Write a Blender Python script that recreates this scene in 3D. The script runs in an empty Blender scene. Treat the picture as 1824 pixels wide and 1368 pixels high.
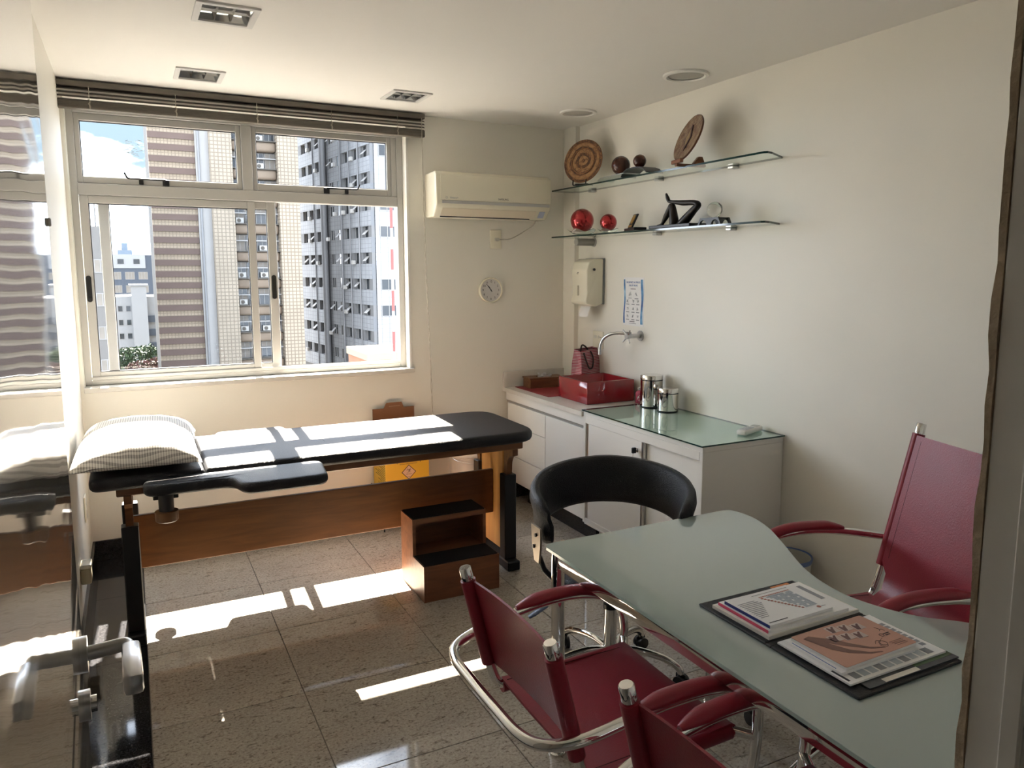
import bpy, bmesh, math, random
from mathutils import Vector, Matrix, Euler, noise as mnoise

random.seed(7)
scene = bpy.context.scene
COL = scene.collection
PI = math.pi
R = math.radians

# ------------------------------------------------------------------ camera
cam_d = bpy.data.cameras.new('camera')
cam = bpy.data.objects.new('camera', cam_d)
COL.objects.link(cam)
cam.location = (0.0, 0.0, 1.69)
cam.rotation_euler = (R(90 - 7.522), 0.0, R(-27.284))
cam_d.sensor_width = 36.0
cam_d.lens = 36.0 * 1348.15 / 1824.0
cam_d.shift_x = (912.0 - 929.58) / 1824.0
cam_d.shift_y = (658.13 - 684.0) / 1824.0
cam_d.clip_start = 0.01
cam_d.clip_end = 3000.0
scene.camera = cam

# ------------------------------------------------------------------ exposure
vs = scene.view_settings
vs.view_transform = 'Standard'
vs.look = 'None'
vs.gamma = 1.0
vs.use_curve_mapping = False
vs.exposure = 0.12
scene.cycles.use_denoising = True
scene.cycles.max_bounces = 10
scene.cycles.diffuse_bounces = 6
scene.cycles.adaptive_threshold = 0.03
scene.cycles.glossy_bounces = 5
scene.cycles.transparent_max_bounces = 16
scene.cycles.sample_clamp_indirect = 25.0

# ------------------------------------------------------------------ sky
SKY = 12.5
SUN = 118.0
world = bpy.data.worlds.new('sky')
scene.world = world
world.use_nodes = True
wn = world.node_tree
for n in list(wn.nodes):
    wn.nodes.remove(n)
w_out = wn.nodes.new('ShaderNodeOutputWorld')
w_bg = wn.nodes.new('ShaderNodeBackground')
w_tc = wn.nodes.new('ShaderNodeTexCoord')
w_sep = wn.nodes.new('ShaderNodeSeparateXYZ')
w_ramp = wn.nodes.new('ShaderNodeValToRGB')
w_ramp.color_ramp.elements[0].position = 0.0
w_ramp.color_ramp.elements[0].color = (0.30, 0.36, 0.42, 1)
w_ramp.color_ramp.elements[1].position = 0.45
w_ramp.color_ramp.elements[1].color = (0.050, 0.085, 0.140, 1)
e = w_ramp.color_ramp.elements.new(0.12)
e.color = (0.054, 0.071, 0.083, 1)
w_map = wn.nodes.new('ShaderNodeMapping')
w_map.inputs['Scale'].default_value = (1.0, 1.0, 2.6)
w_map.inputs['Location'].default_value = (10.2, 5.4, 2.29)
w_noise = wn.nodes.new('ShaderNodeTexNoise')
w_noise.inputs['Scale'].default_value = 4.2
w_noise.inputs['Detail'].default_value = 7.0
w_noise.inputs['Roughness'].default_value = 0.55
w_cr = wn.nodes.new('ShaderNodeValToRGB')
w_cr.color_ramp.elements[0].position = 0.40
w_cr.color_ramp.elements[1].position = 0.58
w_mix = wn.nodes.new('ShaderNodeMix')
w_mix.data_type = 'RGBA'
w_mix.inputs[7].default_value = (0.90, 0.98, 1.10, 1)
wn.links.new(w_tc.outputs['Generated'], w_sep.inputs[0])
wn.links.new(w_sep.outputs['Z'], w_ramp.inputs[0])
wn.links.new(w_tc.outputs['Generated'], w_map.inputs[0])
wn.links.new(w_map.outputs[0], w_noise.inputs['Vector'])
wn.links.new(w_noise.outputs[0], w_cr.inputs[0])
wn.links.new(w_cr.outputs[0], w_mix.inputs[0])
wn.links.new(w_ramp.outputs[0], w_mix.inputs[6])
wn.links.new(w_mix.outputs[2], w_bg.inputs[0])
w_bg.inputs[1].default_value = SKY
wn.links.new(w_bg.outputs[0], w_out.inputs[0])

# ------------------------------------------------------------------ sun
sun_d = bpy.data.lights.new('sun', 'SUN')
sun_d.energy = SUN
sun_d.angle = R(0.53)
sun_d.color = (1.0, 0.90, 0.76)
sun = bpy.data.objects.new('sun', sun_d)
COL.objects.link(sun)
sun.rotation_euler = Vector((-0.052, -1.0, -1.12)).to_track_quat('-Z', 'Y').to_euler()
sun.location = (5, 60, 75)

# the portal only guides the sampling of the sky through the window
def portal(name, loc, rot, sx, sy):
    d = bpy.data.lights.new(name, 'AREA')
    d.shape = 'RECTANGLE'
    d.size = sx
    d.size_y = sy
    d.cycles.is_portal = True
    o = bpy.data.objects.new(name, d)
    COL.objects.link(o)
    o.location = loc
    o.rotation_euler = rot
portal('window_daylight', (0.70, 5.12, 1.80), (R(-90), 0, 0), 2.0, 1.65)

# ------------------------------------------------------------------ helpers: materials
MATS = {}
def new_mat(name):
    m = bpy.data.materials.new(name)
    m.use_nodes = True
    MATS[name] = m
    b = m.node_tree.nodes['Principled BSDF']
    return m, m.node_tree, b

def lin(c):
    return tuple(((v / 255.0) / 12.92 if v <= 10 else (((v / 255.0) + 0.055) / 1.055) ** 2.4) for v in c)

def mat(name, col, rough=0.5, metal=0.0, spec=0.5, coat=0.0, trans=0.0, ior=1.45, bump=0.0, bscale=80.0, var=0.0, vscale=6.0, emit=None):
    if name in MATS:
        return MATS[name]
    m, nt, b = new_mat(name)
    b.inputs['Base Color'].default_value = (*col[:3], 1)
    b.inputs['Roughness'].default_value = rough
    b.inputs['Metallic'].default_value = metal
    b.inputs['Specular IOR Level'].default_value = spec
    b.inputs['Coat Weight'].default_value = coat
    b.inputs['Coat Roughness'].default_value = 0.05
    b.inputs['Transmission Weight'].default_value = trans
    b.inputs['IOR'].default_value = ior
    tc = None
    if bump or var:
        tc = nt.nodes.new('ShaderNodeTexCoord')
    if bump:
        nz = nt.nodes.new('ShaderNodeTexNoise')
        nz.inputs['Scale'].default_value = bscale
        nz.inputs['Detail'].default_value = 4
        bp = nt.nodes.new('ShaderNodeBump')
        bp.inputs['Strength'].default_value = bump
        bp.inputs['Distance'].default_value = 0.01
        nt.links.new(tc.outputs['Object'], nz.inputs['Vector'])
        nt.links.new(nz.outputs[0], bp.inputs['Height'])
        nt.links.new(bp.outputs[0], b.inputs['Normal'])
    if var:
        nz = nt.nodes.new('ShaderNodeTexNoise')
        nz.inputs['Scale'].default_value = vscale
        nz.inputs['Detail'].default_value = 5
        mx = nt.nodes.new('ShaderNodeMix')
        mx.data_type = 'RGBA'
        mx.inputs[6].default_value = (*[v * (1 - var) for v in col[:3]], 1)
        mx.inputs[7].default_value = (*[min(1, v * (1 + var)) for v in col[:3]], 1)
        nt.links.new(tc.outputs['Object'], nz.inputs['Vector'])
        nt.links.new(nz.outputs[0], mx.inputs[0])
        nt.links.new(mx.outputs[2], b.inputs['Base Color'])
    if emit:
        b.inputs['Emission Color'].default_value = (*emit[:3], 1)
        b.inputs['Emission Strength'].default_value = emit[3]
    return m

def ramp(nt, pts):
    r = nt.nodes.new('ShaderNodeValToRGB')
    el = r.color_ramp.elements
    el[0].position, el[0].color = pts[0][0], (*pts[0][1], 1)
    el[1].position, el[1].color = pts[-1][0], (*pts[-1][1], 1)
    for p, c in pts[1:-1]:
        k = el.new(p)
        k.color = (*c, 1)
    return r

def wood(name, c1, c2, rough=0.35, axis='X', scale=9.0):
    m, nt, b = new_mat(name)
    tc = nt.nodes.new('ShaderNodeTexCoord')
    mp = nt.nodes.new('ShaderNodeMapping')
    s = {'X': (0.12, 1, 1), 'Y': (1, 0.12, 1), 'Z': (1, 1, 0.12)}[axis]
    mp.inputs['Scale'].default_value = [v * scale for v in s]
    nz = nt.nodes.new('ShaderNodeTexNoise')
    nz.inputs['Scale'].default_value = 3.0
    nz.inputs['Detail'].default_value = 8
    nz.inputs['Distortion'].default_value = 0.8
    rp = ramp(nt, [(0.3, c1), (0.7, c2)])
    nt.links.new(tc.outputs['Object'], mp.inputs[0])
    nt.links.new(mp.outputs[0], nz.inputs['Vector'])
    nt.links.new(nz.outputs[0], rp.inputs[0])
    nt.links.new(rp.outputs[0], b.inputs['Base Color'])
    b.inputs['Roughness'].default_value = rough
    return m

def clear_glass(name, tint=(0.93, 0.96, 0.95), rough=0.0, refl=1.0):
    m, nt, b = new_mat(name)
    nt.nodes.remove(b)
    out = [n for n in nt.nodes if n.type == 'OUTPUT_MATERIAL'][0]
    t = nt.nodes.new('ShaderNodeBsdfTransparent')
    t.inputs[0].default_value = (*tint, 1)
    g = nt.nodes.new('ShaderNodeBsdfGlossy')
    g.inputs['Color'].default_value = (refl, refl, refl, 1)
    g.inputs['Roughness'].default_value = rough
    f = nt.nodes.new('ShaderNodeFresnel')
    f.inputs[0].default_value = 1.45
    x = nt.nodes.new('ShaderNodeMixShader')
    geo = nt.nodes.new('ShaderNodeNewGeometry')
    fr = nt.nodes.new('ShaderNodeMath'); fr.operation = 'SUBTRACT'; fr.inputs[0].default_value = 1.0
    fm = nt.nodes.new('ShaderNodeMath'); fm.operation = 'MULTIPLY'
    nt.links.new(geo.outputs['Backfacing'], fr.inputs[1])
    nt.links.new(f.outputs[0], fm.inputs[0]); nt.links.new(fr.outputs[0], fm.inputs[1])
    nt.links.new(fm.outputs[0], x.inputs[0])
    nt.links.new(t.outputs[0], x.inputs[1])
    nt.links.new(g.outputs[0], x.inputs[2])
    nt.links.new(x.outputs[0], out.inputs[0])
    return m

# ------------------------------------------------------------------ helpers: objects
def tag(o, label=None, cat=None, group=None, kind=None):
    if label: o['label'] = label
    if cat: o['category'] = cat
    if group: o['group'] = group
    if kind: o['kind'] = kind
    return o

def empty(name, loc=(0, 0, 0), rz=0.0, label=None, cat=None, group=None, kind=None, parent=None, s=None):
    o = bpy.data.objects.new(name, None)
    o.empty_display_size = 0.05
    COL.objects.link(o)
    o.location = loc
    o.rotation_euler = (0, 0, rz)
    if s: o.scale = s if isinstance(s, tuple) else (s, s, s)
    if parent: o.parent = parent
    return tag(o, label, cat, group, kind)

class MB:
    """collects geometry for one mesh"""
    def __init__(self):
        self.v = []; self.f = []; self.mi = []; self.mats = []
    def add(self, vs_, fs, m=0):
        k = len(self.v)
        self.v += [tuple(p) for p in vs_]
        self.f += [tuple(i + k for i in f) for f in fs]
        self.mi += [m] * len(fs)
        return self
    def box(self, x0, x1, y0, y1, z0, z1, m=0, top=None):
        v = [(x0, y0, z0), (x1, y0, z0), (x1, y1, z0), (x0, y1, z0), (x0, y0, z1), (x1, y0, z1), (x1, y1, z1), (x0, y1, z1)]
        f = [(0, 3, 2, 1), (4, 5, 6, 7), (0, 1, 5, 4), (1, 2, 6, 5), (2, 3, 7, 6), (3, 0, 4, 7)]
        self.add(v, f, m)
        if top is not None: self.mi[-5] = top
        return self
    def rbox(self, x0, x1, y0, y1, z0, z1, r=0.005, seg=2, m=0):
        bm = bmesh.new()
        bmesh.ops.create_cube(bm, size=1.0)
        for v in bm.verts:
            v.co = Vector(((x0 + x1) / 2 + v.co.x * (x1 - x0), (y0 + y1) / 2 + v.co.y * (y1 - y0), (z0 + z1) / 2 + v.co.z * (z1 - z0)))
        r = min(r, 0.49 * min(x1 - x0, y1 - y0, z1 - z0))
        bmesh.ops.bevel(bm, geom=list(bm.edges), offset=r, segments=seg, affect='EDGES', profile=0.5)
        return self.bm(bm, m)
    def bm(self, bm, m=0):
        bm.verts.index_update()
        self.add([v.co[:] for v in bm.verts], [[v.index for v in f.verts] for f in bm.faces], m)
        bm.free()
        return self
    def prism(self, pts, z0, z1, m=0, side=None, axis='z'):
        """polygon (ccw) extruded; axis z: pts are (x,y); x: (y,z); y: (x,z)"""
        n = len(pts)
        def P(a, b, c):
            return {'z': (a, b, c), 'x': (c, a, b), 'y': (a, c, b)}[axis]
        v = [P(a, b, z0) for a, b in pts] + [P(a, b, z1) for a, b in pts]
        flip = axis == 'y'
        area = sum(pts[i][0] * pts[(i + 1) % n][1] - pts[(i + 1) % n][0] * pts[i][1] for i in range(n))
        if area < 0: flip = not flip
        bot, top = tuple(range(n)), tuple(range(n, 2 * n))
        f = [bot if flip else bot[::-1], top[::-1] if flip else top]
        for i in range(n):
            j = (i + 1) % n
            q = (i, j, n + j, n + i)
            f.append(q[::-1] if flip else q)
        k = len(self.f)
        self.add(v, f, m)
        if side is not None:
            for i in range(k + 2, len(self.f)): self.mi[i] = side
        return self
    def rings(self, rings, closed=False, cap=True, m=0):
        n = len(rings[0]); v = [p for r_ in rings for p in r_]; f = []
        N = len(rings)
        for i in range(N if closed else N - 1):
            a, b = i * n, ((i + 1) % N) * n
            for j in range(n):
                k = (j + 1) % n
                f.append((a + j, a + k, b + k, b + j))
        if cap and not closed:
            f.append(tuple(range(n))[::-1]); f.append(tuple((N - 1) * n + j for j in range(n)))
        return self.add(v, f, m)
    def tube(self, pts, r, n=10, closed=False, m=0, flat=None, cap=True):
        """round tube along pts; r a number or one per point; flat=(a,b) scales the section's two axes"""
        P = [Vector(p) for p in pts]; N = len(P)
        rr = r if isinstance(r, (list, tuple)) else [r] * N
        T = []
        for i in range(N):
            a = P[(i - 1) % N] if (i > 0 or closed) else P[0]
            b = P[(i + 1) % N] if (i < N - 1 or closed) else P[-1]
            T.append((b - a).normalized())
        up = Vector((0, 0, 1)) if abs(T[0].z) < 0.9 else Vector((1, 0, 0))
        nrm = (up - T[0] * up.dot(T[0])).normalized()
        out = []
        for i in range(N):
            nrm = (nrm - T[i] * nrm.dot(T[i])).normalized()
            bn = T[i].cross(nrm)
            fa, fb = flat if flat else (1, 1)
            out.append([tuple(P[i] + (nrm * math.cos(2 * PI * k / n) * fa + bn * math.sin(2 * PI * k / n) * fb) * rr[i]) for k in range(n)])
        return self.rings(out, closed, cap, m)
    def lathe(self, prof, n=24, c=(0, 0, 0), m=0, cap=True):
        """profile [(r,z)...] turned about z through c"""
        rings = [[(c[0] + r_ * math.cos(2 * PI * k / n), c[1] + r_ * math.sin(2 * PI * k / n), c[2] + z) for k in range(n)] for r_, z in prof]
        return self.rings(rings, False, cap, m)
    def sphere(self, c, r, n=20, mm=12, m=0, sc=(1, 1, 1)):
        prof = [(max(1e-5, math.sin(PI * i / mm)), -math.cos(PI * i / mm)) for i in range(mm + 1)]
        rings = [[(c[0] + r * sc[0] * a * math.cos(2 * PI * k / n), c[1] + r * sc[1] * a * math.sin(2 * PI * k / n), c[2] + r * sc[2] * z) for k in range(n)] for a, z in prof]
        return self.rings(rings, False, True, m)
    def xf(self, M, start=0):
        for i in range(start, len(self.v)):
            self.v[i] = tuple(M @ Vector(self.v[i]))
        return self
    def mesh(self, name, mats, smooth=None):
        me = bpy.data.meshes.new(name)
        me.from_pydata(self.v, [], self.f)
        if not isinstance(mats, (list, tuple)): mats = [mats]
        for m_ in mats: me.materials.append(m_)
        if len(mats) > 1: me.polygons.foreach_set('material_index', self.mi)
        if smooth:
            me.polygons.foreach_set('use_smooth', [True] * len(me.polygons))
            me.update()
            if smooth < 180: me.set_sharp_from_angle(angle=R(smooth))
        me.update()
        return me
    def build(self, name, mats, parent=None, smooth=None, loc=None, label=None, cat=None, group=None, kind=None, rz=None):
        o = bpy.data.objects.new(name, self.mesh(name, mats, smooth))
        COL.objects.link(o)
        if parent: o.parent = parent
        if loc: o.location = loc
        if rz is not None: o.rotation_euler = (0, 0, rz)
        return tag(o, label, cat, group, kind)

def inst(name, me, parent=None, loc=(0, 0, 0), rot=(0, 0, 0), sc=(1, 1, 1), **kw):
    o = bpy.data.objects.new(name, me)
    COL.objects.link(o)
    if parent: o.parent = parent
    o.location = loc; o.rotation_euler = rot; o.scale = sc
    return tag(o, kw.get('label'), kw.get('cat'), kw.get('group'), kw.get('kind'))

def copy_tree(o, parent=None):
    c = o.copy(); COL.objects.link(c)
    if parent: c.parent = parent
    for ch in list(o.children): copy_tree(ch, c)
    return c

def smoothpath(pts, k=6, closed=False):
    """Catmull-Rom through pts"""
    P = [Vector(p) for p in pts]; N = len(P); out = []
    rng = range(N if closed else N - 1)
    for i in rng:
        p0 = P[(i - 1) % N] if (closed or i > 0) else P[0]
        p1, p2 = P[i], P[(i + 1) % N]
        p3 = P[(i + 2) % N] if (closed or i + 2 < N) else P[-1]
        for s in range(k):
            t = s / k
            out.append(0.5 * ((2 * p1) + (p2 - p0) * t + (2 * p0 - 5 * p1 + 4 * p2 - p3) * t * t + (3 * p1 - p0 - 3 * p2 + p3) * t ** 3))
    if not closed: out.append(P[-1])
    return out

def fillet(pts, r, k=5):
    """polyline with rounded corners"""
    P = [Vector(p) for p in pts]; out = [P[0]]
    for i in range(1, len(P) - 1):
        a, b, c = P[i - 1], P[i], P[i + 1]
        rr = min(r, 0.49 * (a - b).length, 0.49 * (c - b).length)
        s, e_ = b + (a - b).normalized() * rr, b + (c - b).normalized() * rr
        for j in range(k + 1):
            t = j / k
            out.append(s * (1 - t) ** 2 + b * 2 * t * (1 - t) + e_ * t * t)
    out.append(P[-1])
    return out

def slab_grid(us, vs_, holes, t0, t1, axis):
    """a slab with rectangular holes as ONE connected solid; axis is the thickness axis"""
    mb = MB(); idx = {}
    def P(u, v, t):
        return {'y': (u, t, v), 'x': (t, u, v), 'z': (u, v, t)}[axis]
    def V(i, j, s):
        k = (i, j, s)
        if k not in idx:
            idx[k] = len(mb.v); mb.v.append(P(us[i], vs_[j], (t0, t1)[s]))
        return idx[k]
    def solid(i, j):
        if i < 0 or j < 0 or i >= len(us) - 1 or j >= len(vs_) - 1: return False
        cu, cv = (us[i] + us[i + 1]) / 2, (vs_[j] + vs_[j + 1]) / 2
        return not any(a < cu < b and c < cv < d for a, b, c, d in holes)
    F = []
    for i in range(len(us) - 1):
        for j in range(len(vs_) - 1):
            if not solid(i, j): continue
            F.append((V(i, j, 0), V(i + 1, j, 0), V(i + 1, j + 1, 0), V(i, j + 1, 0)))
            F.append((V(i, j, 1), V(i, j + 1, 1), V(i + 1, j + 1, 1), V(i + 1, j, 1)))
            if not solid(i - 1, j): F.append((V(i, j, 0), V(i, j + 1, 0), V(i, j + 1, 1), V(i, j, 1)))
            if not solid(i + 1, j): F.append((V(i + 1, j, 0), V(i + 1, j, 1), V(i + 1, j + 1, 1), V(i + 1, j + 1, 0)))
            if not solid(i, j - 1): F.append((V(i, j, 0), V(i, j, 1), V(i + 1, j, 1), V(i + 1, j, 0)))
            if not solid(i, j + 1): F.append((V(i, j + 1, 0), V(i + 1, j + 1, 0), V(i + 1, j + 1, 1), V(i, j + 1, 1)))
    mb.f = F; mb.mi = [0] * len(F)
    bm = bmesh.new()
    me = bpy.data.meshes.new('tmp'); me.from_pydata(mb.v, [], mb.f); bm.from_mesh(me)
    bmesh.ops.recalc_face_normals(bm, faces=bm.faces)
    out = MB().bm(bm)
    bpy.data.meshes.remove(me)
    return out

def text_mb(s, size, extrude=0.0003, align='CENTER'):
    """flat lettering in the xy plane, as geometry"""
    cu = bpy.data.curves.new('txt', 'FONT')
    cu.body = s; cu.size = size; cu.extrude = extrude; cu.align_x = align; cu.align_y = 'CENTER'; cu.resolution_u = 3
    o = bpy.data.objects.new('txt', cu); COL.objects.link(o)
    bpy.context.view_layer.update()
    me = bpy.data.meshes.new_from_object(o.evaluated_get(bpy.context.evaluated_depsgraph_get()))
    mb = MB().add([v.co[:] for v in me.vertices], [tuple(p.vertices) for p in me.polygons])
    bpy.data.objects.remove(o); bpy.data.curves.remove(cu); bpy.data.meshes.remove(me)
    return mb

def frame_M(o, ux, uy):
    """matrix taking local (x,y,z) to o + x*ux + y*uy + z*(ux x uy)"""
    ux = Vector(ux).normalized(); uy = Vector(uy).normalized(); uz = ux.cross(uy)
    return Matrix(((ux.x, uy.x, uz.x, o[0]), (ux.y, uy.y, uz.y, o[1]), (ux.z, uy.z, uz.z, o[2]), (0, 0, 0, 1)))
ON_BACK = ((1, 0, 0), (0, 0, 1))      # lettering on a face that looks towards -y
ON_RIGHT = ((0, -1, 0), (0, 0, 1))    # lettering on a face that looks towards -x

# ------------------------------------------------------------------ materials
def granite(name, base, light, dark, rough, scale=1.0, dark_amt=0.42):
    m, nt, b = new_mat(name)
    tc = nt.nodes.new('ShaderNodeTexCoord')
    oi = nt.nodes.new('ShaderNodeObjectInfo')
    add = nt.nodes.new('ShaderNodeVectorMath'); add.operation = 'MULTIPLY_ADD'
    add.inputs[1].default_value = (37, 53, 0)
    cmb = nt.nodes.new('ShaderNodeCombineXYZ')
    for k in range(2): nt.links.new(oi.outputs['Random'], cmb.inputs[k])
    nt.links.new(cmb.outputs[0], add.inputs[0])
    nt.links.new(tc.outputs['Object'], add.inputs[2])
    n1 = nt.nodes.new('ShaderNodeTexNoise'); n1.inputs['Scale'].default_value = 95 * scale; n1.inputs['Detail'].default_value = 6; n1.inputs['Roughness'].default_value = 0.7
    mp = nt.nodes.new('ShaderNodeMapping'); mp.inputs['Scale'].default_value = (22 * scale, 60 * scale, 22 * scale); mp.inputs['Rotation'].default_value = (0, 0, 0.7)
    n2 = nt.nodes.new('ShaderNodeTexNoise'); n2.inputs['Scale'].default_value = 1.0; n2.inputs['Detail'].default_value = 5; n2.inputs['Distortion'].default_value = 1.5
    n3 = nt.nodes.new('ShaderNodeTexNoise'); n3.inputs['Scale'].default_value = 3.0; n3.inputs['Detail'].default_value = 3
    for n in (n1, n3): nt.links.new(add.outputs[0], n.inputs['Vector'])
    nt.links.new(add.outputs[0], mp.inputs[0]); nt.links.new(mp.outputs[0], n2.inputs['Vector'])
    r1 = ramp(nt, [(0.34, dark), (dark_amt, base), (0.66, light)])
    r2 = ramp(nt, [(0.30, (0.45, 0.42, 0.40)), (0.44, (1, 1, 1))])
    r3 = ramp(nt, [(0.3, (0.88, 0.86, 0.84)), (0.7, (1.04, 1.03, 1.0))])
    nt.links.new(n1.outputs[0], r1.inputs[0]); nt.links.new(n2.outputs[0], r2.inputs[0]); nt.links.new(n3.outputs[0], r3.inputs[0])
    prev = r1.outputs[0]
    for r_ in (r2, r3):
        mx = nt.nodes.new('ShaderNodeMix'); mx.data_type = 'RGBA'; mx.blend_type = 'MULTIPLY'; mx.inputs[0].default_value = 1.0
        nt.links.new(prev, mx.inputs[6]); nt.links.new(r_.outputs[0], mx.inputs[7]); prev = mx.outputs[2]
    nt.links.new(prev, b.inputs['Base Color'])
    b.inputs['Roughness'].default_value = rough
    return m

M_wall = mat('wall_paint', (0.79, 0.768, 0.70), 0.42, bump=0.04, bscale=220, var=0.02, vscale=2.5)
M_ceil = mat('ceiling_paint', (0.78, 0.76, 0.725), 0.7, var=0.01)
M_tile = granite('granite_floor', (0.40, 0.36, 0.31), (0.55, 0.505, 0.445), (0.12, 0.10, 0.085), 0.05)
M_black_granite = granite('black_granite', (0.012, 0.012, 0.013), (0.05, 0.05, 0.055), (0.004, 0.004, 0.004), 0.06, 1.3)
M_grout = mat('grout', (0.14, 0.12, 0.10), 0.8)
M_reveal = mat('reveal_plaster', (0.80, 0.78, 0.73), 0.6, bump=0.15, bscale=40)
M_alu = mat('painted_aluminium', (0.47, 0.46, 0.435), 0.38, var=0.03, vscale=3)
M_alu_dark = mat('aluminium_track', (0.42, 0.41, 0.38), 0.4)
M_gasket = mat('black_gasket', (0.012, 0.012, 0.014), 0.5)
M_blackpl = mat('black_plastic', (0.012, 0.012, 0.013), 0.35)
M_pane = clear_glass('window_glass', (0.95, 0.96, 0.97))
M_marble = mat('sill_marble', (0.62, 0.59, 0.54), 0.35, var=0.12, vscale=12)
M_chrome = mat('chrome', (0.78, 0.77, 0.75), 0.06, metal=1.0)
M_steel = mat('polished_steel', (0.72, 0.70, 0.67), 0.05, metal=1.0)
M_satin = mat('satin_metal', (0.55, 0.55, 0.55), 0.28, metal=1.0)
M_white_lam = mat('white_laminate', (0.78, 0.765, 0.73), 0.32)
M_white_pl = mat('white_plastic', (0.80, 0.79, 0.75), 0.35)
M_cream_pl = mat('cream_plastic', (0.80, 0.76, 0.62), 0.20)
M_leather_black = mat('black_leather', (0.013, 0.013, 0.015), 0.40, spec=0.28, bump=0.45, bscale=260)
M_leather_red = mat('red_leather', (0.25, 0.015, 0.030), 0.36, bump=0.10, bscale=230, var=0.12, vscale=5)
M_leather_red_dark = mat('red_leather_edge', (0.14, 0.010, 0.018), 0.45, bump=0.2, bscale=160)
M_thread = mat('dark_thread', (0.05, 0.012, 0.015), 0.8)
M_wood_couch = wood('mahogany', (0.095, 0.036, 0.011), (0.165, 0.068, 0.020), 0.38, 'X')
M_wood_light = wood('honey_wood', (0.42, 0.20, 0.055), (0.55, 0.29, 0.09), 0.4, 'Z')
M_black_steel = mat('black_steel', (0.012, 0.012, 0.013), 0.4)
M_rubber = mat('black_rubber', (0.008, 0.008, 0.008), 0.75)
M_desk_glass = mat('frosted_green_glass', (0.32, 0.375, 0.35), 0.03, coat=0.5, spec=0.6)
M_glass_edge = mat('glass_edge', (0.008, 0.040, 0.034), 0.08, spec=0.8)
M_glass_edge_pale = mat('pale_glass_edge', (0.42, 0.56, 0.52), 0.08, spec=0.8)
M_shelf_glass = clear_glass('shelf_glass', (0.90, 0.955, 0.93))
M_top_glass = clear_glass('cabinet_glass', (0.84, 0.92, 0.89))
M_red_gloss = mat('red_ceramic', (0.26, 0.010, 0.016), 0.12, coat=0.4)
M_paper = mat('white_paper', (0.80, 0.80, 0.80), 0.6)
M_ink = mat('black_ink', (0.03, 0.03, 0.035), 0.7)
M_grey_ink = mat('grey_ink', (0.30, 0.31, 0.33), 0.7)
M_blue_ink = mat('blue_ink', (0.03, 0.12, 0.36), 0.6)

# ------------------------------------------------------------------ room: floor
XL, XR, YF, YB, ZC = -0.28, 2.92, 0.45, 4.92, 2.70
floor = MB().box(XL - .12, XR + .12, -1.2, YB + .12, -0.2, -0.004).build('floor', M_grout, kind='structure')
xs = [-0.025, 0.530, 1.131, 1.737, 2.346, XR]
ys = [-1.2, -0.646, -0.046, 0.554, 1.152, 1.750, 2.348, 2.938, 3.536, 4.134, 4.734, YB]
G = 0.0016
tile_cache = {}
for i in range(len(xs) - 1):
    for j in range(len(ys) - 1):
        w, h = xs[i + 1] - xs[i] - 2 * G, ys[j + 1] - ys[j] - 2 * G
        k = (round(w, 3), round(h, 3))
        if k not in tile_cache:
            b = 0.0012
            m = MB()
            v = [(-w/2, -h/2, -.004), (w/2, -h/2, -.004), (w/2, h/2, -.004), (-w/2, h/2, -.004),
                 (-w/2, -h/2, -b), (w/2, -h/2, -b), (w/2, h/2, -b), (-w/2, h/2, -b),
                 (-w/2 + b, -h/2 + b, 0), (w/2 - b, -h/2 + b, 0), (w/2 - b, h/2 - b, 0), (-w/2 + b, h/2 - b, 0)]
            f = [(8, 9, 10, 11)]
            for a in range(4):
                c_ = (a + 1) % 4
                f += [(a, c_, 4 + c_, 4 + a), (4 + a, 4 + c_, 8 + c_, 8 + a)]
            tile_cache[k] = m.add(v, f).mesh('tile', M_tile)
        inst('tile', tile_cache[k], floor, ((xs[i] + xs[i + 1]) / 2, (ys[j] + ys[j + 1]) / 2, 0))
bys = [0.45, 1.15, 1.95, 2.75, 3.55, 4.30, YB]
for j in range(len(bys) - 1):
    MB().box(XL, xs[0] - G, bys[j] + .001, bys[j + 1] - .001, -.004, 0.0).build('border_slab', M_black_granite, floor)

# ------------------------------------------------------------------ room: walls and ceiling
WX0, WX1, WZ0, WZ1 = -0.262, 1.675, 0.998, 2.625
slab_grid([XL - .12, WX0, WX1, XR + .12], [-0.2, WZ0, WZ1, 2.97], [(WX0, WX1, WZ0, WZ1)], YB, YB + .15, 'y').build('wall_back', M_wall, kind='structure')
MB().box(XR, XR + .12, YF, YB, -0.2, 2.97).build('wall_right', M_wall, kind='structure')
MB().box(XL - .12, XL, -1.2, YB, -0.2, 2.97).build('wall_left', M_wall, kind='structure')
MB().box(XL - .12, XR + .12, -1.32, -1.2, -0.2, 2.97).build('wall_sky_block', M_wall, kind='structure')  # unseen hall wall, added to keep sky light out of the doorway
MB().box(XR, XR + .12, -1.2, YF - .15, -0.2, 2.97).build('wall_sky_block_end', M_wall, kind='structure')  # unseen end of the added hall, also shuts out sky light
slab_grid([XL, -0.125, 0.7745, XR], [0.0, 2.12, 2.97], [(-0.125, 0.7745, -0.1, 2.12)], YF - .15, YF, 'y').build('wall_front', M_wall, kind='structure')
MB().box(2.886, XR, 4.760, YB, 0.0, ZC).build('wall_chase', M_wall, kind='structure')
LIGHTS = [(0.406, 3.364), (0.391, 4.440), (1.510, 4.408)]
LW, LD = 0.224, 0.246
cu = sorted({XL, XR, *[v for x, y in LIGHTS for v in (x - LW / 2, x + LW / 2)]})
cv = sorted({YF, YB, *[v for x, y in LIGHTS for v in (y - LD / 2, y + LD / 2)]})
slab_grid(cu, cv, [(x - LW / 2, x + LW / 2, y - LD / 2, y + LD / 2) for x, y in LIGHTS], ZC, ZC + .03, 'z').build('ceiling', M_ceil, kind='structure')
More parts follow.
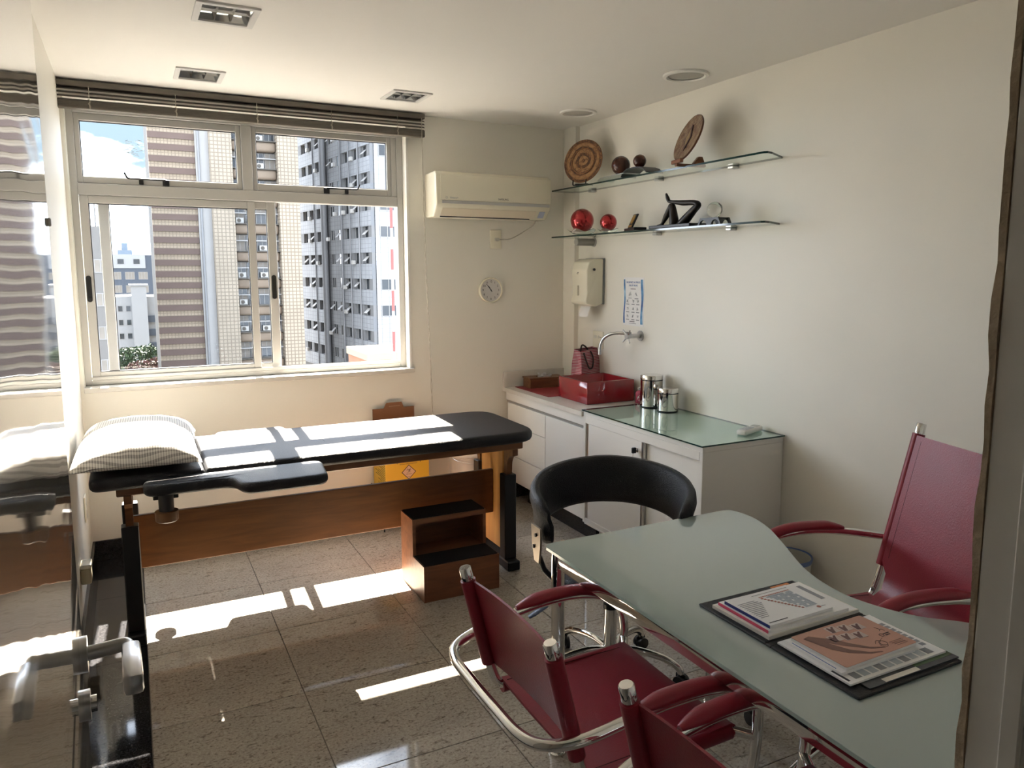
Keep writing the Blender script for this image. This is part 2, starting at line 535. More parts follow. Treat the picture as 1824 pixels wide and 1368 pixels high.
MB().box(XL - .12, XR + .12, -1.32, YB + .15, 2.97, 3.12).build('roof_light_block', M_ceil, kind='structure')  # unseen slab added to block sky light above ceiling and hall
MB().rbox(XL + .001, 2.885, YB - .016, YB - .0005, 0.0005, 0.117, .002).build('baseboard_back', M_black_granite, kind='structure')
MB().rbox(XL + .0005, XL + .016, YF + .01, YB - .017, 0.0005, 0.117, .002).build('baseboard_left', M_black_granite, kind='structure')

# right door jamb: raw brown edge, then the painted lining
jm = empty('trim_1', (0.7745, YF, 0), kind='structure')
M_raw = mat('raw_plaster_edge', (0.50, 0.40, 0.28), 0.85, bump=0.8, bscale=55, var=0.55, vscale=30)
mb = MB(); n = 60; rnd = random.Random(3); rings = []
for i in range(n + 1):
    z = 2.12 * i / n
    a, b = 0.0015 * rnd.uniform(-1, 1), 0.002 * rnd.uniform(-1, 1)
    rings.append([(-0.0165 + a, -.004, z), (-0.002, -.004, z), (-0.002, .0035 + b, z), (-0.0165 + a, .0035 + b, z)])
mb.rings(rings).build('raw_edge', M_raw, jm)
M_lining = mat('jamb_lining', (0.78, 0.76, 0.72), 0.5)
MB().rbox(-0.0155, -0.0005, -.150, -.0045, 0.001, 2.119, .002).build('lining', M_lining, jm)
MB().rbox(-0.022, -0.0155, -.060, -.040, 0.001, 2.119, .002).build('stop', M_lining, jm)

# ------------------------------------------------------------------ window
win = empty('window_1', (0, 5.03, 0), kind='structure')
def bar(name, x0, x1, y0, y1, z0, z1, m=None, parent=win, r=.003):
    return MB().rbox(x0, x1, y0, y1, z0, z1, r, 1).build(name, m or M_alu, parent)
# outer frame
bar('frame_jamb', -0.260, -0.224, -.036, .030, 1.023, 2.623)
bar('frame_jamb', 1.634, 1.674, -.036, .030, 1.023, 2.623)
bar('frame_head', -0.224, 1.634, -.036, .030, 2.558, 2.623)
bar('frame_foot', -0.224, 1.634, -.036, .030, 1.023, 1.052)
bar('track_lip', -0.224, 1.634, -.036, -.027, 1.052, 1.072, M_alu)
bar('track_lip', -0.224, 1.634, .023, .029, 1.052, 1.068, M_alu_dark)
bar('transom', -0.224, 1.634, -.038, .030, 2.108, 2.172)
bar('mullion', 0.655, 0.716, -.038, .030, 2.172, 2.558)
# two awning lights above
def sash(name, x0, x1, z0, z1, y0, y1, st, rail_b, rail_t, pane_y):
    s = empty(name, (0, 0, 0), parent=win)
    bar('stile', x0, x0 + st, y0, y1, z0, z1, parent=s)
    bar('stile', x1 - st, x1, y0, y1, z0, z1, parent=s)
    bar('rail', x0 + st, x1 - st, y0, y1, z0, z0 + rail_b, parent=s)
    bar('rail', x0 + st, x1 - st, y0, y1, z1 - rail_t, z1, parent=s)
    g = .004
    a, b, c, d = x0 + st, x1 - st, z0 + rail_b, z1 - rail_t
    slab_grid([a, a + g, b - g, b], [c, c + g, d - g, d], [(a + g, b - g, c + g, d - g)], pane_y - .006, pane_y + .006, 'y').build('gasket', M_gasket, s)
    MB().box(a + .001, b - .001, pane_y - .002, pane_y + .002, c + .001, d - .001).build('pane', M_pane, s)
    return s
sA = sash('awning_sash', -0.223, 0.654, 2.174, 2.557, -.024, .016, .027, .038, .040, 0.0)
sB = sash('awning_sash', 0.717, 1.598, 2.174, 2.557, -.024, .016, .027, .044, .034, 0.0)
bar('frame_jamb', 1.599, 1.634, -.030, .026, 2.173, 2.557)
def latch(parent, x, flip):
    s = -1 if flip else 1
    t = empty('latch', (x, -.026, 2.196), parent=parent)
    MB().rbox(-.018, .018, -.016, 0, -.022, .014, .003).build('latch_body', M_blackpl, t)
    MB().rbox(-.012 - .13 * s, .012 - .13 * s, -.012, 0, -.018, .014, .003).build('keeper', M_blackpl, t)
    MB().tube(fillet([(0, -.012, .012), (-.20 * s, -.014, .012), (-.215 * s, -.014, .045)], .012), .0055, 8).build('latch_arm', M_blackpl, t, smooth=50)
rs = random.Random(21); sm = MB()
for k in range(16):
    x_ = 0.070 + rs.uniform(-.055, .030); z_ = 2.395 + rs.uniform(-.055, .06) * (1 - abs(x_ - .07) * 8)
    sm.tube([(x_, -.0032, z_), (x_ + rs.uniform(.012, .035), -.0032, z_ + rs.uniform(-.014, .010))], .0011, 4)
sm.build('smudge', mat('glass_smudge', (0.10, 0.11, 0.11), 0.8), sA, kind='stuff')
latch(sA, 0.228, False)
latch(sB, 1.165, True)
# two sliding sashes, both pushed to the left
s1 = sash('sliding_sash', -0.222, 0.720, 1.054, 2.107, -.024, -.002, .044, .044, .044, -.013)
s2 = sash('sliding_sash', -0.133, 0.848, 1.054, 2.107, .002, .021, .054, .042, .044, .012)
def pull(parent, x, y):
    t = empty('recessed_pull', (x, y, 1.580), parent=parent)
    pts = []
    for k in range(24):
        a = 2 * PI * k / 24
        pts.append((.0135 * math.cos(a), .0135 * math.sin(a) + (.062 if math.sin(a) >= 0 else -.062)))
    MB().prism(pts, -.006, 0.0, axis='y').build('pull_plate', M_blackpl, t, smooth=40)
    MB().prism([(a * .6, b * .72) for a, b in pts], -.0075, -.006, axis='y').build('pull_recess', M_rubber, t)
pull(s1, -0.204, -.0245)
pull(s2, 0.820, .0015)
MB().rbox(-0.262, 1.700, YB - .034, 5.16, 0.993, 1.022, .004).build('window_sill', M_marble, kind='structure')
for a, b, c, d, nm in ((1.675, 1.690, WZ0 + .025, WZ1, 'reveal_edge'),):
    MB().rbox(a - .002, b, YB - .006, YB - .0003, c, d, .002).build('trim_2', M_reveal, kind='structure')

# ------------------------------------------------------------------ blind
M_slat = wood('blind_slat', (0.085, 0.072, 0.056), (0.125, 0.108, 0.085), 0.45, 'X', 5)
bl = empty('venetian_blind', (0.746, 4.845, 2.562), label='taupe venetian blind pulled up against the ceiling above the window', cat='blind')
BW = 1.028
MB().rbox(-BW, BW, -.030, .030, .098, .128, .003).build('headrail', M_slat, bl)
prof = [(-.025, -.0035), (-.012, .0005), (0, .0018), (.012, .0005), (.025, -.0035)]
m = MB(); rings = []
for x in (-BW, BW):
    rings.append([(x, y, z) for y, z in prof] + [(x, y, z - .0022) for y, z in prof[::-1]])
m.rings(rings)
slat_me = m.mesh('slat', M_slat, 30)
for k in range(4):
    inst('slat', slat_me, bl, (0, 0, .092 - k * .0195), (R(16), 0, 0))
for k in range(11):
    inst('slat', slat_me, bl, (0.002 * math.sin(k * 2.1), .001 * math.cos(k * 1.7), .030 - k * .0028), (R(2), 0, 0))
MB().rbox(-BW, BW, -.026, .026, -.016, -.004, .003).build('bottom_rail', M_slat, bl)
M_cord = mat('cord', (0.42, 0.38, 0.31), 0.8)
for x in (-0.147, 0.278, 0.714, 1.151, 1.573):
    MB().tube([(x - .73, -.029, .1), (x - .73, -.030, .04), (x - .728, -.031, .012), (x - .73, -.030, -.012)], .0018, 6).build('ladder_cord', M_cord, bl)
    MB().tube(smoothpath([(x - .738, -.031, .034), (x - .722, -.033, .022), (x - .736, -.033, .010), (x - .724, -.032, -.002), (x - .73, -.031, -.018)], 3), .0014, 5).build('loose_cord', M_cord, bl)
pts1 = smoothpath([(1.003, -.031, .10), (1.006, -.033, -.3), (1.018, -.030, -.9), (1.042, -.012, -1.40), (1.064, .010, -1.90)], 16)
tw = []
for s in (0, PI):
    p = []
    for i, q in enumerate(pts1):
        a = i * .9 + s
        amp = .0035 if i > 18 else .0012
        p.append((q.x + amp * math.cos(a), q.y + amp * math.sin(a) - .004, q.z))
    MB().tube(p, .0016, 5).build('pull_cord', M_cord, bl, smooth=60)

# ------------------------------------------------------------------ ceiling lights
M_mirror = mat('mirror_reflector', (0.80, 0.80, 0.80), 0.05, metal=1.0)
M_lframe = mat('fixture_frame', (0.62, 0.61, 0.59), 0.4)
def fixture(x, y, label):
    t = empty('ceiling_light', (x, y, ZC), label=label, cat='ceiling light', group='recessed square ceiling lights')
    w, d, b = LW / 2, LD / 2, .018
    slab_grid([-w - .006, -w + b, w - b, w + .006], [-d - .006, -d + b, d - b, d + .006], [(-w + b, w - b, -d + b, d - b)], -.008, -.0005, 'z').build('frame', M_lframe, t)
    w2, d2 = w - .001, d - .001
    MB().add([(-w2, -d2, 0), (w2, -d2, 0), (w2, d2, 0), (-w2, d2, 0), (-w2 * .8, -d2 * .8, .09), (w2 * .8, -d2 * .8, .09), (w2 * .8, d2 * .8, .09), (-w2 * .8, d2 * .8, .09)],
             [(0, 1, 5, 4), (1, 2, 6, 5), (2, 3, 7, 6), (3, 0, 4, 7), (4, 5, 6, 7)]).build('reflector', M_mirror, t)
    for s in (-1, 1):
        MB().tube([(-w2 * .7, s * d2 * .42, .055), (w2 * .7, s * d2 * .42, .055)], .008, 10).build('lamp_tube', M_white_pl, t, smooth=60)
    def blade(x0, x1, y0, y1, nm):
        # v-shaped louver blade, thick at the room side
        if abs(x1 - x0) < 1e-6:
            v = [(x0 - .006, y0, .030), (x0 + .006, y0, .030), (x0, y0, .001), (x0 - .006, y1, .030), (x0 + .006, y1, .030), (x0, y1, .001)]
        else:
            v = [(x0, y0 - .006, .030), (x0, y0 + .006, .030), (x0, y0, .001), (x1, y0 - .006, .030), (x1, y0 + .006, .030), (x1, y0, .001)]
        MB().add(v, [(0, 1, 4, 3), (1, 2, 5, 4), (2, 0, 3, 5), (0, 2, 1), (3, 4, 5)]).build(nm, M_mirror, t)
    blade(-w + b, w - b, 0, 0, 'louver_blade')
    for k in (-1, 1):
        blade(k * (w - b) / 3, k * (w - b) / 3, -d + b, d - b, 'louver_blade')
fixture(*LIGHTS[0], 'square recessed louvered ceiling light farthest from the window')
fixture(*LIGHTS[1], 'square recessed louvered ceiling light nearest the left wall, beside the blind')
fixture(*LIGHTS[2], 'square recessed louvered ceiling light over the right end of the blind')
M_grille = mat('speaker_grille', (0.50, 0.49, 0.45), 0.6, bump=0.5, bscale=700)
for (x, y, lb) in ((2.655, 3.275, 'round white ceiling speaker nearer the camera, above the glass shelves'), (2.650, 4.342, 'round white ceiling speaker in the corner beside the window wall')):
    t = empty('ceiling_speaker', (x, y, ZC), label=lb, cat='speaker', group='round ceiling speakers', s=1.06)
    MB().lathe([(.088, -.0005), (.113, -.0005), (.113, -.006), (.110, -.010), (.096, -.012), (.088, -.006)], 40, cap=False).build('ring', M_white_pl, t, smooth=40)
    MB().lathe([(.0001, -.005), (.05, -.0052), (.089, -.003)], 40, cap=False).build('grille', M_grille, t, smooth=60)

# ------------------------------------------------------------------ open door at the left
M_door = None
def door_material():
    m, nt, b = new_mat('lacquered_door')
    b.inputs['Base Color'].default_value = (0.50, 0.47, 0.42, 1)
    b.inputs['Roughness'].default_value = 0.045
    b.inputs['Specular IOR Level'].default_value = 0.6
    b.inputs['Coat Weight'].default_value = 0.6
    b.inputs['Coat Roughness'].default_value = 0.03
    tc = nt.nodes.new('ShaderNodeTexCoord')
    mp = nt.nodes.new('ShaderNodeMapping'); mp.inputs['Scale'].default_value = (1, 1.4, 9)
    nz = nt.nodes.new('ShaderNodeTexNoise'); nz.inputs['Scale'].default_value = 1.6; nz.inputs['Detail'].default_value = 1.0
    bp = nt.nodes.new('ShaderNodeBump'); bp.inputs['Strength'].default_value = 0.05; bp.inputs['Distance'].default_value = 0.02
    nt.links.new(tc.outputs['Object'], mp.inputs[0]); nt.links.new(mp.outputs[0], nz.inputs['Vector'])
    nt.links.new(nz.outputs[0], bp.inputs['Height'])
    nt.links.new(bp.outputs[0], b.inputs['Normal']); nt.links.new(bp.outputs[0], b.inputs['Coat Normal'])
    return m
door = empty('door_1', (-0.0714, 0.400, 0.0), R(1.64), kind='structure')
DW = 0.878
MB().rbox(-.036, 0.0, 0.0, DW, 0.008, 2.10, .0015, 1).build('door_leaf', door_material(), door)
hd = empty('door_handle', (0, DW - .066, 1.136), parent=door)
MB().tube([(0, 0, 0), (.009, 0, 0)], .026, 24).build('rose', M_satin, hd, smooth=40)
MB().tube(fillet([(.008, 0, 0), (.062, 0, 0.003), (.064, -.11, -.004)], .012, 6), .0095, 14, flat=(1.15, .85)).build('lever', M_satin, hd, smooth=50)
MB().rbox(.052, .077, -.125, -.012, -.017, .013, .006).build('grip', mat('brushed_grip', (0.62, 0.62, 0.63), 0.25, metal=0.9), hd, smooth=40)
MB().tube([(0, 0, -.078), (.008, 0, -.078)], .022, 24).build('key_rose', M_satin, hd, smooth=40)
MB().tube([(.008, 0, -.078), (.016, 0, -.078)], .012, 20).build('key_cylinder', M_steel, hd, smooth=40)
MB().rbox(-.001, .004, DW - .014, DW - .004, 1.750, 1.762, .002).build('buffer', M_satin, door)

# ------------------------------------------------------------------ outside: the city
def grid_mat(name, c_face, c_line, cw, ch, line=0.12):
    """fine grid of perforated blocks or tiles, too small to build one by one"""
    m, nt, b = new_mat(name)
    tc = nt.nodes.new('ShaderNodeTexCoord')
    sep = nt.nodes.new('ShaderNodeSeparateXYZ')
    nt.links.new(tc.outputs['Object'], sep.inputs[0])
    def axis(sock, cell):
        d = nt.nodes.new('ShaderNodeMath'); d.operation = 'DIVIDE'; d.inputs[1].default_value = cell
        f = nt.nodes.new('ShaderNodeMath'); f.operation = 'FRACT'
        l = nt.nodes.new('ShaderNodeMath'); l.operation = 'LESS_THAN'; l.inputs[1].default_value = line
        nt.links.new(sock, d.inputs[0]); nt.links.new(d.outputs[0], f.inputs[0]); nt.links.new(f.outputs[0], l.inputs[0])
        return l
    a = axis(sep.outputs['X'], cw); c = axis(sep.outputs['Z'], ch)
    mxx = nt.nodes.new('ShaderNodeMath'); mxx.operation = 'MAXIMUM'
    nt.links.new(a.outputs[0], mxx.inputs[0]); nt.links.new(c.outputs[0], mxx.inputs[1])
    nz = nt.nodes.new('ShaderNodeTexNoise'); nz.inputs['Scale'].default_value = 0.6; nz.inputs['Detail'].default_value = 8
    nt.links.new(tc.outputs['Object'], nz.inputs['Vector'])
    rp = ramp(nt, [(0.3, tuple(v * .82 for v in c_face)), (0.7, c_face)])
    nt.links.new(nz.outputs[0], rp.inputs[0])
    mx = nt.nodes.new('ShaderNodeMix'); mx.data_type = 'RGBA'
    mx.inputs[7].default_value = (*c_line, 1)
    nt.links.new(mxx.outputs[0], mx.inputs[0]); nt.links.new(rp.outputs[0], mx.inputs[6])
    nt.links.new(mx.outputs[2], b.inputs['Base Color'])
    b.inputs['Roughness'].default_value = 0.8
    return m
X_beige = grid_mat('perforated_block', (0.217, 0.180, 0.133), (0.116, 0.091, 0.064), 0.40, 0.40, 0.26)
X_band = mat('brown_band', (0.066, 0.043, 0.034), 0.85, var=0.15, vscale=1.5)
X_bandl = grid_mat('beige_band', (0.205, 0.161, 0.112), (0.115, 0.086, 0.057), 0.34, 0.30, 0.22)
X_shaft = mat('pale_shaft', (0.205, 0.196, 0.184), 0.8, var=0.08, vscale=0.8)
X_spandrel = mat('stained_spandrel', (0.118, 0.088, 0.062), 0.85, var=0.30, vscale=0.9)
X_slab = mat('dark_slab', (0.052, 0.045, 0.036), 0.8)
X_win = mat('dark_window', (0.015, 0.018, 0.021), 0.12)
X_curtain = mat('curtained_window', (0.132, 0.113, 0.091), 0.6, var=0.25, vscale=1.2)
X_frame = mat('window_frame_far', (0.181, 0.174, 0.163), 0.5)
X_acw = mat('condenser_white', (0.231, 0.221, 0.201), 0.5)
X_greyt = grid_mat('grey_tile_cladding', (0.197, 0.202, 0.208), (0.089, 0.092, 0.097), 1.0, 0.52, 0.07)
X_grey2 = grid_mat('light_grey_cladding', (0.220, 0.221, 0.228), (0.118, 0.120, 0.127), 0.9, 0.52, 0.07)
X_greyp = mat('grey_pier', (0.099, 0.098, 0.097), 0.8, var=0.1, vscale=1)
X_pipe = mat('grey_pipe', (0.125, 0.124, 0.124), 0.5)
X_conc = mat('pebble_concrete', (0.102, 0.095, 0.087), 0.9, var=0.12, vscale=2.5)
X_white = mat('white_render_far', (0.205, 0.203, 0.198), 0.85, var=0.06, vscale=0.4)
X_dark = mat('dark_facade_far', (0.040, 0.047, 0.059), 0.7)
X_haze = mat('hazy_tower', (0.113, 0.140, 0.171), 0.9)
X_ground = mat('city_ground', (0.073, 0.070, 0.062), 0.95, var=0.3, vscale=0.02)
GZ = -25.0
MB().box(-700, 900, 8, 1300, GZ - 1, GZ).build('ground', X_ground, kind='structure')

# apartment tower with banded side, two perforated walls and a recessed front of windows
TY = 89.5
t1 = empty('apartment_tower', (0, TY, 0), label='tall beige apartment tower with brown banded wall and air conditioners', cat='building')
TOP = 27.0
MB().box(2.64, 17.5, 1.2, 16, GZ, TOP).build('tower_body', X_slab, t1)
MB().box(2.56, 7.05, 0.15, 1.2, GZ, TOP).build('banded_wall', X_bandl, t1)
bandme = MB().box(-2.23, 2.23, -.10, .16, -.30, .30).mesh('brown_band', X_band)
z = -12.0
while z < TOP:
    inst('brown_band', bandme, t1, (4.80, 0.06, z), (0, 0, 0))
    z += 1.2
MB().box(7.05, 8.38, -0.25, 1.2, GZ, TOP).build('service_shaft', X_shaft, t1)
MB().tube([(7.35, -.4, GZ), (7.35, -.4, TOP)], .12, 8).build('downpipe', X_pipe, t1)
MB().box(8.38, 10.66, -.9, 1.2, GZ, TOP).build('perforated_wall', X_beige, t1)
MB().box(15.42, 17.6, -.9, 1.2, GZ, TOP).build('perforated_wall', X_beige, t1)
def far_window(w, h, m_pane, bars=1):
    mb = MB()
    mb.box(-w/2, w/2, .03, .06, -h/2, h/2, 0)
    fr = .06
    for a in (-w/2, w/2 - fr): mb.box(a, a + fr, 0, .06, -h/2, h/2, 1)
    for a in (-h/2, h/2 - fr): mb.box(-w/2 + fr, w/2 - fr, 0, .06, a, a + fr, 1)
    for k in range(bars):
        xx = -w/2 + w * (k + 1) / (bars + 1)
        mb.box(xx - fr/2, xx + fr/2, 0, .06, -h/2 + fr, h/2 - fr, 1)
    return mb.mesh('window', [m_pane, X_frame])
W_d = far_window(1.12, 1.15, X_win, 1)
W_c = far_window(1.12, 1.15, X_curtain, 1)
ac = MB().rbox(-.42, .42, -.32, 0, -.30, .30, .03, 1)
ac_me = ac.mesh('condenser', X_acw)
fan_me = MB().lathe([(.21, 0), (.21, .02), (.05, .03)], 16).xf(Matrix.Rotation(R(90), 4, 'X')).mesh('fan', X_slab)
rnd = random.Random(11)
fl = -12.4
while fl < TOP - 2:
    MB().rbox(10.67, 15.41, 0.0, 1.25, fl, fl + 1.05, .25, 2).build('spandrel', X_spandrel, t1, smooth=50)
    MB().box(10.67, 15.41, -.15, 1.2, fl + 1.05, fl + 1.15).build('slab', X_slab, t1)
    MB().box(10.67, 15.41, .35, 1.2, fl + 2.22, fl + 2.34).build('mid_rail', X_frame, t1)
    for k in range(4):
        inst('window', rnd.choice([W_d, W_c, W_d]), t1, (11.26 + k * 1.19, .95, fl + 1.70))
    for k in range(4):
        inst('window', rnd.choice([W_d, W_c, W_c]), t1, (11.26 + k * 1.19, .95, fl + 2.62), sc=(1, 1, .5))
    for k in range(4):
        if rnd.random() < .42:
            c = inst('condenser', ac_me, t1, (11.3 + k * 1.19, .75, fl + 1.48))
            inst('fan', fan_me, c, (-.08, -.325, 0))
    fl += 3.0

# grey office block: a long side running away, and a front wing
C0 = Vector((25.1, 86.4, 0)); C1 = Vector((22.2, 113.8, 0))
dirv = (C1 - C0).normalized()
ang = math.atan2(dirv.y, dirv.x)
t2 = empty('office_block', C0, ang, label='grey tiled office block with rows of dark windows and outside pipes', cat='building')
LEN = (C1 - C0).length
def s_at(az):
    # distance along the long side where the direction az (degrees right of +y) meets it
    a = R(az); d = Vector((math.sin(a), math.cos(a), 0)); n_ = Vector((-dirv.y, dirv.x, 0))
    k = C0.dot(n_) / d.dot(n_)
    return (d * k - C0).dot(dirv)
TOP2 = 24.0
# local x runs along the side, local +y is outwards (towards the street)
MB().box(1.2, LEN + 2, -14, -0.45, GZ, TOP2).build('block_body', X_greyp, t2)
secs = [(s_at(16.19), s_at(14.08), [(14.41, .36), (15.05, .38), (15.75, .46)], 0.0),
        (s_at(14.08), s_at(13.00), [(13.28, .28), (13.80, .30)], -.35),
        (s_at(12.85), LEN + 1.5, [(12.52, .32), (12.01, .28), (11.56, .28)], 0.0)]
wcache = {}
for (a, b, wins, off) in secs:
    a = max(a, 0.0)
    fl = -11.6
    edges = []
    for az, wd in wins:
        edges.append((s_at(az + wd / 2), s_at(az - wd / 2)))
    edges.sort()
    while fl < TOP2 - 2:
        MB().box(a, b, -.45, off, fl, fl + 1.75).build('spandrel', X_greyt, t2)
        x = a
        for (p, q) in edges + [(b, b)]:
            if p - x > .05:
                MB().box(x, p, -.45, off - .04, fl + 1.75, fl + 3.05).build('pier', X_greyp if off == 0 else X_greyt, t2)
            x = q
        for (p, q) in edges:
            w = round(q - p, 2)
            if w not in wcache:
                mb = MB(); h = 1.30
                mb.box(-w/2, w/2, -.05, 0, 0, h, 0)
                fr = .07
                for xx in (-w/2, -fr/2, w/2 - fr): mb.box(xx, xx + fr, -.02, .05, 0, h, 1)
                mb.box(-w/2, w/2, -.02, .05, 0, fr, 1)
                wcache[w] = mb.mesh('window', [X_win, X_frame])
            inst('window', wcache[w], t2, ((p + q) / 2, -.42, fl + 1.75))
            if rnd.random() < .35:
                sh = MB().add([(-w * .22, 0, .9), (w * .22, 0, .9), (w * .22, .55, .35), (-w * .22, .55, .35), (-w * .22, -.02, .86), (w * .22, -.02, .86), (w * .22, .53, .31), (-w * .22, .53, .31)],
                              [(0, 1, 2, 3), (7, 6, 5, 4), (0, 4, 5, 1), (1, 5, 6, 2), (2, 6, 7, 3), (3, 7, 4, 0)])
                sh.build('open_vent', X_frame, t2, loc=((p + q) / 2, -.3, fl + 1.75))
            if rnd.random() < .3:
                inst('condenser', ac_me, t2, ((p + q) / 2 + .3, .05, fl + 1.95), (0, 0, R(180)), (.8, 1, .8))
        fl += 3.05
for az, r_ in ((12.92, .45), (14.14, .12), (14.74, .09), (15.40, .09), (12.26, .09)):
    MB().tube([(s_at(az), .12, GZ), (s_at(az), .12, TOP2)], r_, 8).build('standpipe', X_pipe, t2, smooth=60)
# front wing of the same block
t2w = MB().box(25.62, 44, 86.4, 86.9, GZ, TOP2).build('office_wing', X_grey2, label='pale grey tiled office wing with a bright ribbon window per floor', cat='building')
fl = -11.6; k = 0
wfw = far_window(1.75, 1.30, X_win, 1)
while fl < TOP2 - 2:
    w0 = inst('window', wfw, t2w, (27.0, 86.32, fl + 2.40))
    inst('window', wfw, t2w, (29.4, 86.32, fl + 2.40))
    fl += 3.05 if k % 2 else 6.10
    k += 1

# pebble-faced block at the left with window bands and a roof aerial
t3 = empty('concrete_block', (0, 78, 0), label='grey pebble-faced block with window bands behind the left pane', cat='building')
MB().box(-10, -1.52, 0, 12, GZ, 5.5).build('block_body', X_conc, t3)
wb = far_window(1.0, 1.18, X_curtain, 1)
z = -10.6
while z < 4:
    for x in (-2.18, -3.3, -4.4, -5.5):
        inst('window', wb, t3, (x, -.05, z + .6))
    z += 3.0
for x, h, r_ in ((-2.35, 4.2, .06), (-2.75, 3.0, .05), (-2.0, 2.4, .16)):
    MB().tube([(x, .6, 5.5), (x, .6, 5.5 + h)], r_, 8).build('aerial_mast', X_pipe, t3)
MB().box(-2.25, -1.85, .3, .6, 5.5, 7.2).build('aerial_panel', X_acw, t3)
MB().lathe([(.05, 0), (.5, .18), (.52, .2)], 16).xf(Matrix.Translation((-2.2, .2, 8.0)) @ Matrix.Rotation(R(90), 4, 'X')).build('dish', X_acw, t3, smooth=60)

# white block with stair tower and balconies
t4 = empty('white_block', (-2.1, 143, -.2), label='low white block with stair tower and shaded balcony bands', cat='building')
MB().box(-2, 3.0, 0, 14, GZ, -2.6).build('block_body', X_white, t4)
MB().box(3.0, 9.5, 1.0, 14, GZ, -2.7).build('block_body', X_white, t4)
MB().box(2.3, 4.6, -.8, 5, GZ, -0.8).build('stair_tower', X_white, t4)
MB().box(2.0, 4.9, -1.0, 5.2, -.8, -.55).build('tower_cap', X_white, t4)
wq = far_window(.75, 1.0, X_win, 0)
for k in range(5):
    for x in (.55, 1.75):
        inst('window', wq, t4, (x, -.05, -4.6 - k * 2.3))
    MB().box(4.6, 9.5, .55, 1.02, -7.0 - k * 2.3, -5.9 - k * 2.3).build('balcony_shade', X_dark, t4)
# dark block behind
t5 = empty('dark_block', (-2.6, 195, -.6), label='dark slab block with pale window bays behind the white block', cat='building')
MB().box(-3, 8.6, 0, 14, GZ, 5.6).build('block_body', X_dark, t5)
MB().box(-3, 6.2, -.2, 8, 2.6, 5.7).build('roof_storey', X_white, t5)
wz = far_window(1.9, 1.7, X_curtain, 2)
for k in range(3):
    for x in (.2, 2.9, 5.6):
        inst('window', wz, t5, (x, -.06, .9 - k * 3.0))
for x in (1.2, 4.4):
    inst('window', wq, t5, (x, -.27, 4.1), sc=(2, 1, 1.2))
MB().box(8.6, 11, -1, 8, GZ, 8.0).build('side_tower', X_conc, t5)
# far hazy tower
t6 = empty('distant_tower', (-10.9, 500, -3), label='blue hazy tower far away on the skyline', cat='building')
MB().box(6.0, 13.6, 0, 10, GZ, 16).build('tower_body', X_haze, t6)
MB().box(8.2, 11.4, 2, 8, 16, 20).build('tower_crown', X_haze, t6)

# rooftop box and lattice pole at the right of the opening
X_orange = mat('orange_plaster', (0.17, 0.072, 0.036), 0.9, var=0.3, vscale=1.5)
X_cream = mat('cream_coping', (0.17, 0.135, 0.095), 0.9)
t7 = empty('rooftop_tank', (6.50, 23.1, GZ), label='orange rooftop tank house with cream coping outside the window', cat='tank')
MB().box(0, 2.6, 0, 2.4, 0, 23.85).build('tank_wall', X_orange, t7)
MB().rbox(-.06, 2.66, -.06, 2.46, 23.85, 24.10, .03).build('coping', X_cream, t7)
pole = empty('mast', (7.10, 22.3, GZ), label='slender red and white banded mast at the window edge', cat='mast')
X_red = mat('mast_red', (0.20, 0.03, 0.025), 0.6)
z = 0.0; k = 0
pm = [MB().tube([(0, 0, 0), (0, 0, .62)], .045, 8).mesh('mast_section', mm, 60) for mm in (X_red, X_acw)]
MB().tube([(0, 0, 0), (0, 0, 18)], .05, 8).build('mast_foot', X_red, pole)
z = 18.0
while z < 33:
    inst('mast_section', pm[k % 2], pole, (0, 0, z)); 
    z += .62 if k % 2 == 0 else .62
    k += 1

# two trees in the courtyard
def tree(name, loc, rad, cols, label, seed):
    rnd_ = random.Random(seed)
    t = empty(name, loc, label=label, cat='tree')
    mats = [mat(name + '_leaf_%d' % i, c, 0.7) for i, c in enumerate(cols)]
    trunk_h = -GZ + loc[2] * 0
    MB().tube([(0, 0, GZ - loc[2]), (.2, .1, (GZ - loc[2]) * .5), (0, 0, 0)], [.5, .4, .25], 8).build('trunk', X_slab, t)
    mb = MB()
    for i in range(2600):
        a = rnd_.uniform(0, 2 * PI); u = rnd_.uniform(-.35, 1); rr = rnd_.uniform(.8, 1.0)
        s = math.sqrt(max(0, 1 - u * u))
        p = Vector((rad[0] * s * math.cos(a) * rr, rad[1] * s * math.sin(a) * rr, rad[2] * u * rr))
        p *= 1 + .12 * math.sin(p.x * 2.1) * math.cos(p.y * 1.7)
        d1 = Vector((rnd_.gauss(0, 1), rnd_.gauss(0, 1), rnd_.gauss(0, 1))).normalized() * .22
        d2 = Vector((rnd_.gauss(0, 1), rnd_.gauss(0, 1), rnd_.gauss(0, 1))).normalized() * .16
        mb.add([p - d1, p + d2, p + d1, p - d2], [(0, 1, 2, 3)], rnd_.randrange(len(mats)))
    mb.build('foliage', mats, t, kind='stuff')
tree('green_tree', (1.1, 114, -10.8), (3.6, 2.6, 2.3), [(0.022, 0.045, 0.014), (0.036, 0.06, 0.02), (0.014, 0.026, 0.009)], 'green tree crown in the courtyard below the white block', 4)
tree('red_tree', (1.9, 108.6, -11.5), (3.0, 2.2, 1.7), [(0.10, 0.04, 0.036), (0.07, 0.026, 0.026), (0.12, 0.075, 0.05), (0.04, 0.04, 0.02)], 'reddish flowering tree crown in front of the green one', 9)

